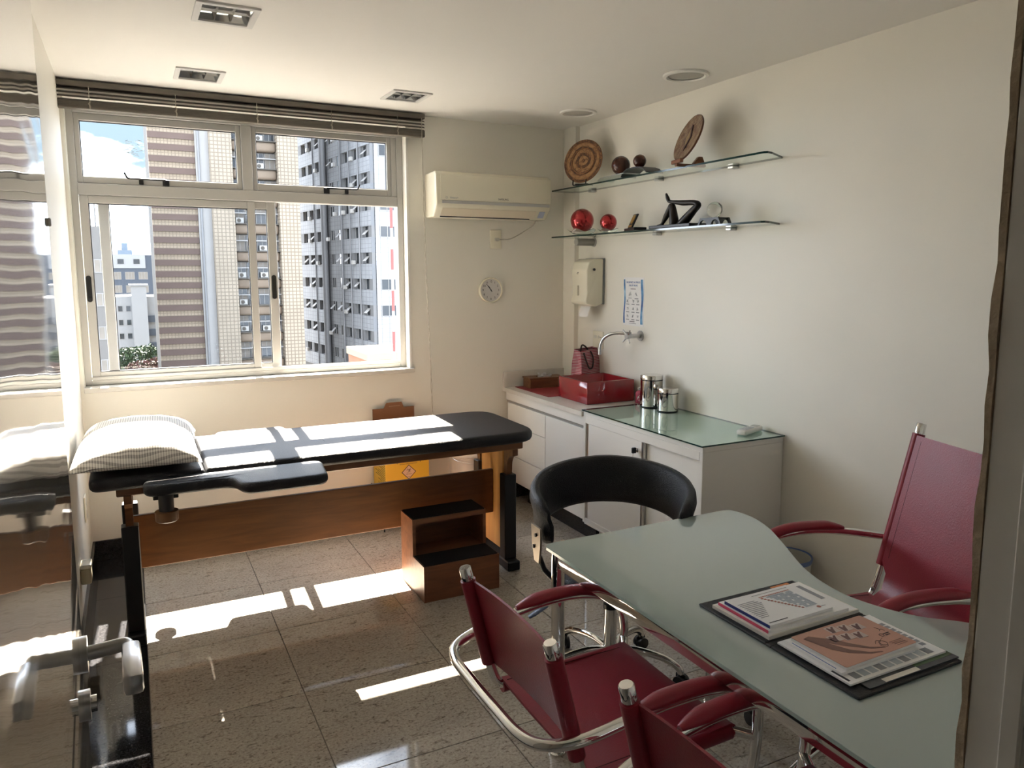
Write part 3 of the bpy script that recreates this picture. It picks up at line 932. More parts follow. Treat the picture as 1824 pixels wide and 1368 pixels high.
# ------------------------------------------------------------------ examination couch
def cushion(outline, z0, z1, edge=0.03, seg=5, crown=0.006):
    """upholstered pad: outline polygon with rounded top and bottom edges"""
    n = len(outline); P = [Vector((a, b)) for a, b in outline]
    cx = sum(p.x for p in P) / n; cy = sum(p.y for p in P) / n
    nrm = []
    for i in range(n):
        a, b, c = P[i - 1], P[i], P[(i + 1) % n]
        d = ((b - a).normalized() + (c - b).normalized())
        d = d.normalized() if d.length > 1e-6 else (c - b).normalized()
        nrm.append(Vector((d.y, -d.x)))
    h = (z1 - z0) / 2; zm = (z0 + z1) / 2; r = min(edge, h)
    rings = []
    for k in range(-seg, seg + 1):
        a = PI / 2 * k / seg
        off = -r * (1 - math.cos(a)); z = zm + (h - r) * (1 if k > 0 else -1 if k < 0 else 0) + r * math.sin(a)
        rings.append([(P[i].x + nrm[i].x * off, P[i].y + nrm[i].y * off, z) for i in range(n)])
    mb = MB(); mb.rings(rings, cap=False)
    # crowned top as nested rings, then a cap
    last = rings[-1]; base = len(mb.v) - n
    prev = list(range(base, base + n))
    for s in (0.86, 0.6, 0.3):
        idx = []
        for p in last:
            idx.append(len(mb.v)); mb.v.append((cx + (p[0] - cx) * s, cy + (p[1] - cy) * s, last[0][2] + crown * (1 - s * s)))
        for j in range(n):
            k = (j + 1) % n
            mb.f.append((prev[j], prev[k], idx[k], idx[j])); mb.mi.append(0)
        prev = idx
    mb.f.append(tuple(prev)); mb.mi.append(0)
    mb.f.append(tuple(range(n))[::-1]); mb.mi.append(0)
    return mb

def round_poly(pts, r, k=6):
    out = []; n = len(pts)
    rr = r if isinstance(r, (list, tuple)) else [r] * n
    for i in range(n):
        a, b, c = Vector(pts[i - 1]), Vector(pts[i]), Vector(pts[(i + 1) % n])
        q = min(rr[i], .49 * (a - b).length, .49 * (c - b).length)
        s, e_ = b + (a - b).normalized() * q, b + (c - b).normalized() * q
        for j in range(k + 1):
            t = j / k
            p = s * (1 - t) ** 2 + b * 2 * t * (1 - t) + e_ * t * t
            out.append((p.x, p.y))
    return out

cz = 0.815
couch = empty('examination_couch', (0.9, 3.92, 0), label='black padded examination couch on a brown wooden frame with black steel legs', cat='exam table')
ox, oy = -0.9, -3.92
def C(pts): return [(x + ox, y + oy) for x, y in pts]
cushion(round_poly(C([(0.255, 3.570), (1.960, 3.570), (1.960, 4.285), (0.255, 4.285)]), [.02, .16, .16, .02]), cz - .062, cz, .026, crown=.004).build('mattress', M_leather_black, couch, smooth=60)
cushion(round_poly(C([(-0.205, 3.580), (0.2545, 3.580), (0.2545, 4.275), (-0.205, 4.275)]), [.05, .02, .02, .05]), cz - .066, cz - .008, .024, crown=.004).build('head_rest', M_leather_black, couch, smooth=60)
# timber frame under the pad
def cb(name, x0, x1, y0, y1, z0, z1, m, r=.004):
    return MB().rbox(x0 + ox, x1 + ox, y0 + oy, y1 + oy, z0, z1, r, 1).build(name, m, couch)
cb('side_rail', -0.105, 1.885, 3.640, 3.670, cz - .108, cz - .0665, M_wood_couch)
cb('side_rail', -0.105, 1.885, 4.175, 4.205, cz - .108, cz - .0665, M_wood_couch)
cb('end_rail', 1.855, 1.885, 3.6705, 4.1745, cz - .108, cz - .0665, M_wood_couch)
cb('end_rail', -0.105, -0.075, 3.6705, 4.1745, cz - .108, cz - .0665, M_wood_couch)
for xe, nm in ((1.838, 0), (-0.062, 1)):
    cb('end_board', xe - .012, xe + .012, 3.78, 4.07, 0.085, cz - .1085, M_wood_light, .003)
    for yc in (3.735, 4.105):
        cb('leg', xe - .036, xe + .036, yc - .034, yc + .034, 0.056, 0.548, M_black_steel)
    # curved brackets that carry the rails
    for yc, s in ((3.735, -1), (4.105, 1)):
        pts = [(yc + s * -.020, .5485), (yc + s * .018, .5485), (yc + s * .022, .60)]
        for k in range(7):
            a = PI / 2 * k / 6
            pts.append((yc + s * (.022 + .07 * (1 - math.cos(a))), .60 + .07 * math.sin(a)))
        pts += [(yc + s * .092, cz - .1085), (yc + s * -.020, cz - .1085)]
        pts = [(a + oy, b) for a, b in pts]
        MB().prism(pts, xe - .016 + ox, xe + .016 + ox, axis='x').build('bracket', M_wood_couch, couch)
    cb('foot_beam', xe - .038, xe + .038, 3.655, 4.225, 0.0005, 0.055, M_black_steel, .006)
cb('stretcher_panel', -0.049, 1.825, 3.905, 3.930, 0.275, 0.536, M_wood_couch, .003)
# swivelling arm boards on both sides of the head end
def arm_board(side, nar, wid):
    yb = 3.570 if side < 0 else 4.285
    def Y(d): return yb + side * d
    pts = [(0.0, Y(.010)), (0.0, Y(nar)), (0.345, Y(nar)), (0.380, Y(wid)), (0.735, Y(wid)), (0.762, Y(.04)), (0.730, Y(.010))]
    if side < 0: pts = pts
    else: pts = pts[::-1]
    pp = C(pts)
    area = sum(pp[i][0] * pp[(i + 1) % 7][1] - pp[(i + 1) % 7][0] * pp[i][1] for i in range(7))
    if area < 0: pp = pp[::-1]
    a = cushion(round_poly(pp, min(.055, nar * .45), 6), cz - .070, cz - .018, .022, crown=.003).build('arm_board', M_leather_black, couch, smooth=60)
    cxp, cyp = 0.085 + ox, Y(max(.03, nar * .55)) + oy
    MB().tube([(cxp, cyp, cz - .0705), (cxp, cyp, cz - .150)], .030, 20).build('swivel_post', M_black_steel, a, smooth=40)
    MB().lathe([(.040, -.045), (.046, -.040), (.047, 0), (.030, 0.002)], 24, (cxp, cyp, cz - .150)).build('swivel_cup', M_wood_couch, a, smooth=40)
    MB().rbox(cxp - .05, cxp + .05, min(cyp, yb - side * .11 + oy), max(cyp, yb - side * .11 + oy), cz - .100, cz - .075, .004).build('swivel_arm', M_black_steel, a)
arm_board(-1, .150, .290); arm_board(1, .062, .165)

# ------------------------------------------------------------------ pillow
def gingham():
    m, nt, b = new_mat('gingham_cotton')
    tc = nt.nodes.new('ShaderNodeTexCoord'); sep = nt.nodes.new('ShaderNodeSeparateXYZ')
    nt.links.new(tc.outputs['UV'], sep.inputs[0])
    acc = None
    for s in ('X', 'Y'):
        mu = nt.nodes.new('ShaderNodeMath'); mu.operation = 'MULTIPLY'; mu.inputs[1].default_value = 1 / .0105
        fr = nt.nodes.new('ShaderNodeMath'); fr.operation = 'FRACT'
        lt = nt.nodes.new('ShaderNodeMath'); lt.operation = 'LESS_THAN'; lt.inputs[1].default_value = 0.42
        nt.links.new(sep.outputs[s], mu.inputs[0]); nt.links.new(mu.outputs[0], fr.inputs[0]); nt.links.new(fr.outputs[0], lt.inputs[0])
        if acc is None: acc = lt
        else:
            ad = nt.nodes.new('ShaderNodeMath'); ad.operation = 'ADD'
            nt.links.new(acc.outputs[0], ad.inputs[0]); nt.links.new(lt.outputs[0], ad.inputs[1]); acc = ad
    dv = nt.nodes.new('ShaderNodeMath'); dv.operation = 'MULTIPLY'; dv.inputs[1].default_value = 0.5
    nt.links.new(acc.outputs[0], dv.inputs[0])
    rp = ramp(nt, [(0.0, (0.76, 0.73, 0.68)), (0.5, (0.52, 0.49, 0.45)), (1.0, (0.27, 0.25, 0.24))])
    nt.links.new(dv.outputs[0], rp.inputs[0]); nt.links.new(rp.outputs[0], b.inputs['Base Color'])
    b.inputs['Roughness'].default_value = 0.85
    return m
def pillow(loc, w, d, h, rz):
    N, Mv = 36, 44
    verts = []; faces = []; uv = []
    for side in (1, -1):
        for i in range(N + 1):
            for j in range(Mv + 1):
                u, v = 2 * i / N - 1, 2 * j / Mv - 1
                edge = (1 - abs(u) ** 2.6) * (1 - abs(v) ** 2.6)
                pinch = 1 - 0.07 * (1 - abs(u) ** 1.5) * abs(v) ** 3
                pinch2 = 1 - 0.06 * (1 - abs(v) ** 1.5) * abs(u) ** 3
                x = w / 2 * u * pinch2; y = d / 2 * v * pinch
                zt = (h * .86 if side > 0 else h * .30) * edge ** 0.50
                wr = .006 * mnoise.noise(Vector((x * 9, y * 14, side))) + .0035 * mnoise.noise(Vector((x * 25, y * 11, 5)))
                z = side * zt + wr * (1 - edge * .3) * (1 if side > 0 else .25)
                cd = (abs(u) * abs(v)) ** 4
                z -= .012 * cd
                verts.append((x, y, z)); uv.append((x, y))
    n1 = (N + 1) * (Mv + 1)
    for s in range(2):
        for i in range(N):
            for j in range(Mv):
                a = s * n1 + i * (Mv + 1) + j
                q = (a, a + Mv + 1, a + Mv + 2, a + 1)
                faces.append(q if s == 0 else q[::-1])
    mb = MB().add(verts, faces)
    o = mb.build('pillow', gingham(), smooth=180, loc=loc, label='grey and white gingham pillow at the head of the examination couch', cat='pillow', rz=rz)
    me = o.data
    lay = me.uv_layers.new(name='UVMap')
    for li, lp in enumerate(me.loops): lay.data[li].uv = uv[lp.vertex_index]
    bm = bmesh.new(); bm.from_mesh(me); bmesh.ops.remove_doubles(bm, verts=bm.verts, dist=.0012); bm.to_mesh(me); bm.free()
    return o
pillow((-0.005, 3.945, cz + .041), 0.52, 0.76, 0.150, R(-2))

# ------------------------------------------------------------------ step stool
st = empty('step_stool', (1.4545, 3.672, 0), label='brown wooden two-step stool with black treads in front of the couch', cat='step stool')
M_wood_stool = wood('stool_wood', (0.14, 0.052, 0.022), (0.24, 0.095, 0.040), 0.4, 'X')
x0, x1, yf, ym, yb = -.2115, .2115, -.178, -.010, .178
side = [(yf, .0005), (yb, .0005), (yb, .388), (ym, .388), (ym, .190), (yf, .190)]
for a, b in ((x0, x0 + .018), (x1 - .018, x1)):
    MB().prism(side, a, b, axis='x').build('side_panel', M_wood_stool, st)
MB().box(x0 + .0182, x1 - .0182, yf, yf + .018, .0005, .190).build('front_panel', M_wood_stool, st)
MB().box(x0 + .0182, x1 - .0182, yb - .018, yb, .0005, .388).build('back_panel', M_wood_stool, st)
MB().box(x0 + .0182, x1 - .0182, yf + .0182, yb - .0182, .172, .190).build('step_board', M_wood_stool, st)
MB().box(x0 + .0182, x1 - .0182, ym, yb - .0182, .362, .388).build('step_board', M_wood_stool, st)
MB().rbox(x0 + .006, x1 - .006, yf + .005, ym - .002, .1903, .195, .002).build('tread', M_rubber, st)
MB().rbox(x0 + .006, x1 - .006, ym + .004, yb - .004, .3883, .393, .002).build('tread', M_rubber, st)

# ------------------------------------------------------------------ sink cabinet and worktop
XF = 2.397
sc_ = empty('sink_cabinet', (2.65, 4.37, 0), label='white drawer cabinet with grooved fronts under the marble sink counter', cat='cabinet')
def kb(parent, o, name, x0, x1, y0, y1, z0, z1, m, r=.0015):
    return MB().rbox(x0 - o[0], x1 - o[0], y0 - o[1], y1 - o[1], z0, z1, r, 1).build(name, m, parent)
so = (2.65, 4.37)
SY0, SY1 = 3.828, 4.902
kb(sc_, so, 'body', XF + .019, 2.880, SY0 + .002, 4.755, .165, .811, M_white_lam)
kb(sc_, so, 'filler', XF + .019, 2.60, 4.7555, SY1 - .002, .165, .811, M_white_lam)
kb(sc_, so, 'fascia', XF, XF + .018, SY0 + .002, SY1 - .002, .752, .811, M_white_lam)
M_groove = mat('groove_grey', (0.30, 0.29, 0.27), 0.5)
kb(sc_, so, 'grip_channel', XF + .008, XF + .018, SY0 + .002, SY1 - .002, .735, .7515, M_groove)
for a, b in ((.580, .733), (.354, .5745), (.165, .3485)):
    kb(sc_, so, 'drawer_front', XF, XF + .018, 4.312, SY1 - .03, a, b, M_white_lam)
kb(sc_, so, 'door', XF, XF + .018, SY0 + .004, 4.307, .165, .733, M_white_lam)
kb(sc_, so, 'plinth', XF + .10, 2.87, SY0 + .004, 4.75, .0005, .164, M_black_granite)
wt = empty('sink_worktop', (2.65, 4.37, .8115), label='pale marble sink counter with upstand in the corner', cat='worktop')
MB().prism([(XF - .018 - 2.65, 3.829 - 4.37), (2.919 - 2.65, 3.829 - 4.37), (2.919 - 2.65, 4.7585 - 4.37), (2.8855 - 2.65, 4.7585 - 4.37), (2.8855 - 2.65, 4.919 - 4.37), (XF - .018 - 2.65, 4.919 - 4.37)], 0.0, .0285).build('slab', M_marble, wt)
MB().rbox(XF - .018 - 2.65, 2.885 - 2.65, 4.897 - 4.37, 4.919 - 4.37, .0288, .142, .003).build('upstand', M_marble, wt)
ztop = .8402
MB().rbox(2.455, 2.790, 4.375, 4.870, ztop + .0003, ztop + .0045, .001).build('counter_mat', mat('red_mat', (0.24, 0.020, 0.026), 0.45), label='flat red mat lying on the marble counter under the tissue box', cat='mat')

# red vessel sink
sk = empty('vessel_sink', (2.708, 4.182, ztop), label='red square vessel sink standing on the marble counter', cat='sink')
w, d, hh, t = .181, .181, .143, .017
bm = bmesh.new()
def ringv(a, b, z): return [bm.verts.new((sx * a, sy * b, z)) for sx, sy in ((-1, -1), (1, -1), (1, 1), (-1, 1))]
r0, r1, r2, r3 = ringv(w, d, 0.0006), ringv(w, d, hh), ringv(w - t, d - t, hh), ringv(w - t - .006, d - t - .006, .022)
for a, b in ((r0, r1), (r1, r2), (r2, r3)):
    for i in range(4):
        j = (i + 1) % 4
        bm.faces.new((a[i], a[j], b[j], b[i]))
bm.faces.new(r3); bm.faces.new(r0[::-1])
bmesh.ops.bevel(bm, geom=list(bm.edges), offset=.005, segments=2, affect='EDGES', profile=.5)
MB().bm(bm).build('basin', M_red_gloss, sk, smooth=40)
MB().lathe([(.0001, .0240), (.020, .0240), (.022, .0225)], 20).build('drain', M_chrome, sk, smooth=40)

# wall tap
tp = empty('wall_tap', (XR, 3.985, 1.266), label='grey swan-neck wall tap with cross handle above the red sink', cat='tap', s=1.2)
MB().tube([(-.0005, 0, 0), (-.006, 0, 0)], .028, 20).build('wall_flange', M_satin, tp, smooth=40)
MB().tube([(-.006, 0, 0), (-.075, 0, 0)], .013, 16).build('body', M_satin, tp, smooth=40)
MB().tube(smoothpath([(-.06, .004, .012), (-.085, .03, .014), (-.125, .085, .010), (-.150, .130, -.018), (-.160, .150, -.062), (-.162, .153, -.110)], 6), .0085, 12).build('spout', M_satin, tp, smooth=60)
hdl = MB()
MB().tube([(-.075, 0, 0), (-.095, 0, 0)], .015, 16).build('handle_hub', M_satin, tp, smooth=40)
for k in range(4):
    a = PI / 4 + k * PI / 2
    MB().tube([(-.086, .008 * math.cos(a), .008 * math.sin(a)), (-.094, .046 * math.cos(a), .046 * math.sin(a))], [.0050, .0040], 8).build('handle_arm', M_satin, tp, smooth=60)

# ------------------------------------------------------------------ side cabinet with sliding doors
cb_ = empty('sliding_cabinet', (2.65, 3.28, 0), label='white sideboard cabinet with two sliding doors and glass top', cat='cabinet')
co = (2.65, 3.28)
CY0, CY1 = 2.745, 3.822
XC = 2.390
kb(cb_, co, 'end_panel', XC, 2.915, CY0, CY0 + .024, .020, .820, M_white_lam)
kb(cb_, co, 'end_panel', XC, 2.915, CY1 - .024, CY1, .155, .820, M_white_lam)
kb(cb_, co, 'top_panel', XC, 2.915, CY0, CY1, .8205, .847, M_white_lam)
kb(cb_, co, 'fascia', XC, XC + .018, CY0 + .0245, CY1 - .0245, .775, .820, M_white_lam)
kb(cb_, co, 'bottom_panel', XC, 2.915, CY0 + .0245, CY1 - .0245, .160, .185, M_white_lam)
kb(cb_, co, 'back_panel', 2.900, 2.915, CY0 + .0245, CY1 - .0245, .1855, .820, M_white_lam)
da = kb(cb_, co, 'sliding_door', XC + .004, XC + .019, 3.235, CY1 - .050, .1855, .7745, M_white_lam)
kb(cb_, co, 'sliding_door', XC + .026, XC + .041, CY0 + .025, 3.270, .1855, .7745, M_white_lam)
kb(cb_, co, 'door_edge', XC - .0005, XC + .0195, 3.218, 3.2345, .1855, .7745, M_satin)
kb(cb_, co, 'door_edge', XC + .006, XC + .020, CY1 - .0495, CY1 - .0245, .1855, .7745, M_satin)
kb(cb_, co, 'bottom_track', XC - .003, XC + .020, CY0 + .0245, CY1 - .0245, .150, .1595, M_white_lam)
for y in (CY1 - .12,):
    MB().tube([(XC + .06 - co[0], y - co[1], 0.0005), (XC + .06 - co[0], y - co[1], .1595)], .012, 12).build('leg', M_satin, cb_, smooth=40)
    MB().tube([(2.86 - co[0], y - co[1], 0.0005), (2.86 - co[0], y - co[1], .1595)], .012, 12).build('leg', M_satin, cb_, smooth=40)
# lock with key and fob
lk = empty('lock', (XC + .0035 - co[0], 3.268 - co[1], .722), parent=cb_, s=1.12)
MB().tube([(0, 0, 0), (-.008, 0, 0)], .011, 18).build('lock_barrel', M_chrome, lk, smooth=40)
MB().rbox(-.012, -.0085, -.002, .002, -.006, .006, .001).build('key_blade', M_chrome, lk)
MB().rbox(-.034, -.0125, -.003, .010, -.014, .014, .003).build('key_head', M_blackpl, lk)
MB().tube([(-.026, .006, -.014), (-.026, .008, -.040)], .001, 5).build('key_ring', M_chrome, lk)
MB().rbox(-.030, -.022, .002, .014, -.075, -.040, .003).build('key_fob', M_blackpl, lk)
MB().tube([(-.026, .008, -.075), (-.026, .008, -.120)], .001, 5).build('key_cord', M_chrome, lk)
gt = empty('cover_glass', (2.65, 3.283, .8475), label='clear green-edged glass sheet covering the sliding cabinet', cat='glass sheet')
MB().prism([(-.272, -.545), (.268, -.545), (.268, .541), (-.272, .541)], 0.0003, .0078, 0, side=1).build('sheet', [M_top_glass, M_glass_edge], gt)
gz = .8555

# canisters
def canister(x, y, r, h, label):
    t = empty('canister', (x, y, gz + .0003), label=label, cat='canister', group='steel canisters on the cabinet')
    MB().lathe([(r * .97, 0), (r, .002), (r, .006)], 40).build('base_ring', M_rubber, t, smooth=40)
    MB().lathe([(r, .0062), (r, h - .032)], 40).build('body', M_steel, t, smooth=40)
    MB().lathe([(r * .96, h - .0318), (r * .99, h - .031), (r * .99, h - .027)], 40).build('seal', M_rubber, t, smooth=40)
    MB().lathe([(r * 1.01, h - .0268), (r * 1.01, h - .004), (r * .985, h), (.0001, h + .001)], 40).build('lid', M_steel, t, smooth=40)
    # oval window towards the room
    a0 = math.atan2(-y * .9, -x)
    ov = []
    for k in range(24):
        q = 2 * PI * k / 24
        aa = a0 + R(-14) + (r * .30 * math.cos(q)) / r
        ov.append(((r + .0006) * math.cos(aa), (r + .0006) * math.sin(aa), h * .44 + h * .24 * math.sin(q)))
    MB().add(ov, [tuple(range(24))]).build('sight_glass', mat('smoky_window', (0.30, 0.29, 0.28), 0.12), t)
canister(2.812, 3.716, .068, .196, 'taller polished steel canister with oval window beside the red sink')
canister(2.806, 3.548, .062, .138, 'shorter polished steel canister with oval window on the glass top')
# soap bottle between sink and canister
sb = empty('soap_bottle', (2.868, 3.905, ztop), label='small pink soap bottle with round label beside the tall canister', cat='bottle', s=1.08)
MB().lathe([(.026, .0004), (.029, .004), (.029, .060), (.024, .070), (.012, .076), (.012, .080)], 24).build('bottle_body', mat('pink_plastic', (0.42, 0.08, 0.13), 0.25), sb, smooth=50)
MB().lathe([(.014, .0802), (.014, .094), (.004, .096)], 20).build('cap', mat('grey_cap', (0.3, 0.3, 0.3), 0.4), sb, smooth=50)
lab = []
for k in range(20):
    q = 2 * PI * k / 20
    aa = math.atan2(-3.7, -2.64) + .62 * math.cos(q)
    lab.append((.0294 * math.cos(aa), .0294 * math.sin(aa), .034 + .017 * math.sin(q)))
MB().add(lab, [tuple(range(20))]).build('round_label', M_paper, sb)
# remote control
rc = empty('remote_control', (2.800, 2.865, gz + .0003), R(-70), label='white air conditioner remote control lying on the glass top', cat='remote', s=1.35)
MB().rbox(-.020, .020, -.072, .072, .0005, .020, .007, 3).build('case', M_white_pl, rc, smooth=40)
MB().rbox(-.014, .014, .030, .062, .0195, .0206, .0003).build('display', mat('lcd_grey', (0.32, 0.34, 0.31), 0.3), rc)
bt = MB().rbox(-.0042, .0042, -.003, .003, 0, .0022, .001).mesh('button', mat('button_grey', (0.50, 0.52, 0.55), 0.5))
for i in range(3):
    for j in range(5):
        inst('button', bt, rc, (-.011 + i * .011, -.052 + j * .014, .0198))

# ------------------------------------------------------------------ things on the counter
def stripes_mat(name, c1, c2, period, axis='Z', duty=0.5):
    m, nt, b = new_mat(name)
    tc = nt.nodes.new('ShaderNodeTexCoord'); sep = nt.nodes.new('ShaderNodeSeparateXYZ')
    nt.links.new(tc.outputs['Object'], sep.inputs[0])
    d = nt.nodes.new('ShaderNodeMath'); d.operation = 'DIVIDE'; d.inputs[1].default_value = period
    f = nt.nodes.new('ShaderNodeMath'); f.operation = 'FRACT'
    l = nt.nodes.new('ShaderNodeMath'); l.operation = 'LESS_THAN'; l.inputs[1].default_value = duty
    nt.links.new(sep.outputs[axis], d.inputs[0]); nt.links.new(d.outputs[0], f.inputs[0]); nt.links.new(f.outputs[0], l.inputs[0])
    mx = nt.nodes.new('ShaderNodeMix'); mx.data_type = 'RGBA'
    mx.inputs[6].default_value = (*c1, 1); mx.inputs[7].default_value = (*c2, 1)
    nt.links.new(l.outputs[0], mx.inputs[0]); nt.links.new(mx.outputs[2], b.inputs['Base Color'])
    b.inputs['Roughness'].default_value = 0.6
    return m
M_bag = stripes_mat('striped_paper', (0.55, 0.42, 0.42), (0.33, 0.03, 0.06), .0085, 'Z', .62)
bag = empty('gift_bag', (2.812, 4.470, ztop + .0003), R(20), label='red and white striped gift bag with dark rope handles behind the sink', cat='bag', s=1.24)
W_, D_, H_ = .088, .042, .245
v = [(-W_, -D_, .0005), (W_, -D_, .0005), (W_, D_, .0005), (-W_, D_, .0005),
     (-W_ * .98, -D_ * .8, .17), (W_ * .98, -D_ * .8, .17), (W_ * .98, D_ * .8, .17), (-W_ * .98, D_ * .8, .17),
     (-W_ * .93, -D_ * .55, H_ - .012), (W_ * .90, -D_ * .35, H_), (W_ * .90, D_ * .45, H_ + .004), (-W_ * .93, D_ * .5, H_),
     (W_ * .80, 0, .19), (-W_ * .84, 0, .18)]
f = [(0, 1, 5, 4), (2, 3, 7, 6), (4, 5, 9, 8), (6, 7, 11, 10), (1, 2, 12), (1, 12, 5), (2, 6, 12), (5, 12, 9), (6, 10, 12), (9, 12, 10),
     (3, 0, 13), (0, 4, 13), (3, 13, 7), (4, 8, 13), (7, 13, 11), (8, 11, 13), (0, 3, 2, 1)]
MB().add(v, f).build('bag_body', M_bag, bag)
M_rope = mat('dark_rope', (0.05, 0.03, 0.03), 0.8)
MB().tube(smoothpath([(-.055, -.026, H_ - .02), (-.058, -.040, H_ - .05), (-.035, -.050, H_ - .105), (-.005, -.050, H_ - .10), (.012, -.040, H_ - .05), (.010, -.022, H_ - .015)], 6), .0045, 8).build('rope_handle', M_rope, bag, smooth=60)
MB().tube(smoothpath([(-.03, .018, H_ - .02), (-.022, .014, H_ + .018), (.012, .010, H_ + .004), (.040, .006, H_ - .03), (.052, -.020, H_ - .055), (.046, -.012, H_ - .02)], 6), .0045, 8).build('rope_handle', M_rope, bag, smooth=60)

M_tbox = wood('tissue_box_wood', (0.13, 0.052, 0.022), (0.22, 0.10, 0.042), 0.45, 'X')
tb = empty('tissue_box', (2.650, 4.785, ztop + .0046), R(-4), label='wooden tissue box with a white tissue on the counter', cat='tissue box', s=1.05)
slab_grid([-.135, -.055, .055, .135], [-.066, -.022, .022, .066], [(-.055, .055, -.022, .022)], .060, .070, 'z').build('lid', M_tbox, tb)
slab_grid([-.130, -.120, .120, .130], [-.061, -.051, .051, .061], [(-.120, .120, -.051, .051)], .0005, .0598, 'z').build('case', M_tbox, tb)
m = MB(); rings = []
for i in range(9):
    t_ = i / 8; rings.append([(-.05 + .1 * k / 15 + .006 * math.sin(i * 2.3 + k), .012 * math.sin(k * 1.3 + i * .8), .052 + .034 * t_ * (1 + .35 * math.sin(k * .9 + 1) * t_)) for k in range(16)])
nn = 16
m.add([p for r_ in rings for p in r_], [(i * nn + k, i * nn + k + 1, (i + 1) * nn + k + 1, (i + 1) * nn + k) for i in range(8) for k in range(15)])
m.build('tissue', M_paper, tb, smooth=180)

# ------------------------------------------------------------------ right wall: dispenser, poster, plates
dp = empty('towel_dispenser', (XR, 4.530, 1.450), label='cream paper towel dispenser on the wall above the switch plate', cat='dispenser', s=1.115)
MB().rbox(-.012, -.0005, -.108, .108, 0.0, .285, .004).build('back_plate', mat('dispenser_grey', (0.22, 0.23, 0.23), 0.5), dp)
bm = bmesh.new()
prof = [(-.0125, .004, .108), (-.0125, .281, .108), (-.070, .281, .100), (-.108, .262, .092), (-.122, .215, .090), (-.118, .060, .090), (-.128, .020, .092), (-.122, .002, .092), (-.060, -.014, .100)]
a = [bm.verts.new((x, -y, z)) for x, z, y in prof]; b = [bm.verts.new((x, y, z)) for x, z, y in prof]
n = len(prof)
for i in range(n):
    j = (i + 1) % n
    bm.faces.new((a[i], b[i], b[j], a[j]))
bm.faces.new(a); bm.faces.new(b[::-1])
bmesh.ops.recalc_face_normals(bm, faces=bm.faces)
bmesh.ops.bevel(bm, geom=list(bm.edges), offset=.009, segments=3, affect='EDGES', profile=.5)
MB().bm(bm).build('cover', M_cream_pl, dp, smooth=35)
MB().tube([(-.075, -.0935, .215), (-.075, -.104, .215)], .008, 16).build('lock', M_blackpl, dp, smooth=40)
slot = []
for k in range(20):
    q = 2 * PI * k / 20
    slot.append((.008 * math.cos(q), .008 * math.sin(q) + (.024 if math.sin(q) >= 0 else -.024)))
MB().prism(slot, -.0012, .0012).xf(frame_M((-.1215, .012, .085), *ON_RIGHT)).build('level_slot', mat('slot_shadow', (0.42, 0.38, 0.28), 0.4), dp)
MB().rbox(-.1250, -.1215, .006, .018, .195, .199, .0008).build('badge', M_ink, dp)
MB().rbox(-.1245, -.1210, .010, .026, .188, .191, .0008).build('badge', M_ink, dp)
pts = [(-.030 - .018 * math.sin(t_ * PI / 2) * 1.0 - .04, -.015 - .058 * t_) for t_ in [k / 6 for k in range(7)]]
m = MB(); rr = []
for x, z in pts:
    rr.append((x, z))
v = []; f = []
for (x, z) in rr:
    for k in range(9):
        y = -.056 + .112 * k / 8
        v.append((x + .010 * math.sin(k * .8) * (z + .015) / -.06, y, z + .008 * math.sin(k / 8 * PI) * (z + .015) / .06))
for i in range(6):
    for k in range(8):
        f.append((i * 9 + k, i * 9 + k + 1, (i + 1) * 9 + k + 1, (i + 1) * 9 + k))
MB().add(v, f).build('paper_towel', M_paper, dp, smooth=180)

po = empty('poster', (XR - .0005, 4.070, 1.482), label='white hand hygiene poster with blue side borders above the tap', cat='poster', s=1.115)
pw, ph = .102, .141
MB().box(-.0012, 0, -pw, pw, -ph, ph).build('sheet', M_paper, po)
def wavy(y0, y1, nm):
    pts = []
    N = 14
    for i in range(N + 1):
        z = -ph + .012 + (2 * ph - .024) * i / N
        pts.append((y0 + .004 * math.sin(i * .55), z))
    for i in range(N, -1, -1):
        z = -ph + .012 + (2 * ph - .024) * i / N
        pts.append((y1 + .004 * math.sin(i * .55 + .6), z))
    return pts
m_, nt, b = new_mat('blue_border')
tc = nt.nodes.new('ShaderNodeTexCoord'); nz = nt.nodes.new('ShaderNodeTexNoise'); nz.inputs['Scale'].default_value = 14
rp = ramp(nt, [(0.35, (0.03, 0.10, 0.32)), (0.55, (0.10, 0.28, 0.52)), (0.75, (0.45, 0.66, 0.80))])
nt.links.new(tc.outputs['Object'], nz.inputs['Vector']); nt.links.new(nz.outputs[0], rp.inputs[0]); nt.links.new(rp.outputs[0], b.inputs['Base Color'])
MB().prism(wavy(.082, .096, 'a'), -.0018, -.0013, axis='x').build('blue_border', m_, po)
MB().prism(wavy(-.094, -.074, 'b'), -.0018, -.0013, axis='x').build('blue_border', m_, po)
text_mb('HIGIENIZE AS MÃOS', .0150).xf(frame_M((-.0016, .004, .112), *ON_RIGHT)).build('title', M_blue_ink, po, kind='stuff')
text_mb('SALVE VIDAS', .0150).xf(frame_M((-.0016, .004, .094), *ON_RIGHT)).build('title', M_blue_ink, po, kind='stuff')
def poster_line(y, z, w, h, m=M_grey_ink, nm='caption'):
    return MB().box(-.0016, -.0012, y - w / 2, y + w / 2, z - h / 2, z + h / 2).build(nm, m, po)
poster_line(.004, .074, .050, .0035, M_ink)
def hand_icon(y, z, s, seed):
    r_ = random.Random(seed); mb = MB()
    for k in range(4):
        p = [(-.0018, y + s * r_.uniform(-.9, .9), z + s * r_.uniform(-.9, .9)) for _ in range(4)]
        mb.tube(smoothpath(p, 3), .0006, 4)
    mb.build('hand_drawing', M_grey_ink, po, kind='stuff')
hand_icon(.034, .046, .017, 1); hand_icon(-.028, .044, .012, 2)
poster_line(.034, .020, .034, .0035); poster_line(-.030, .018, .036, .006)
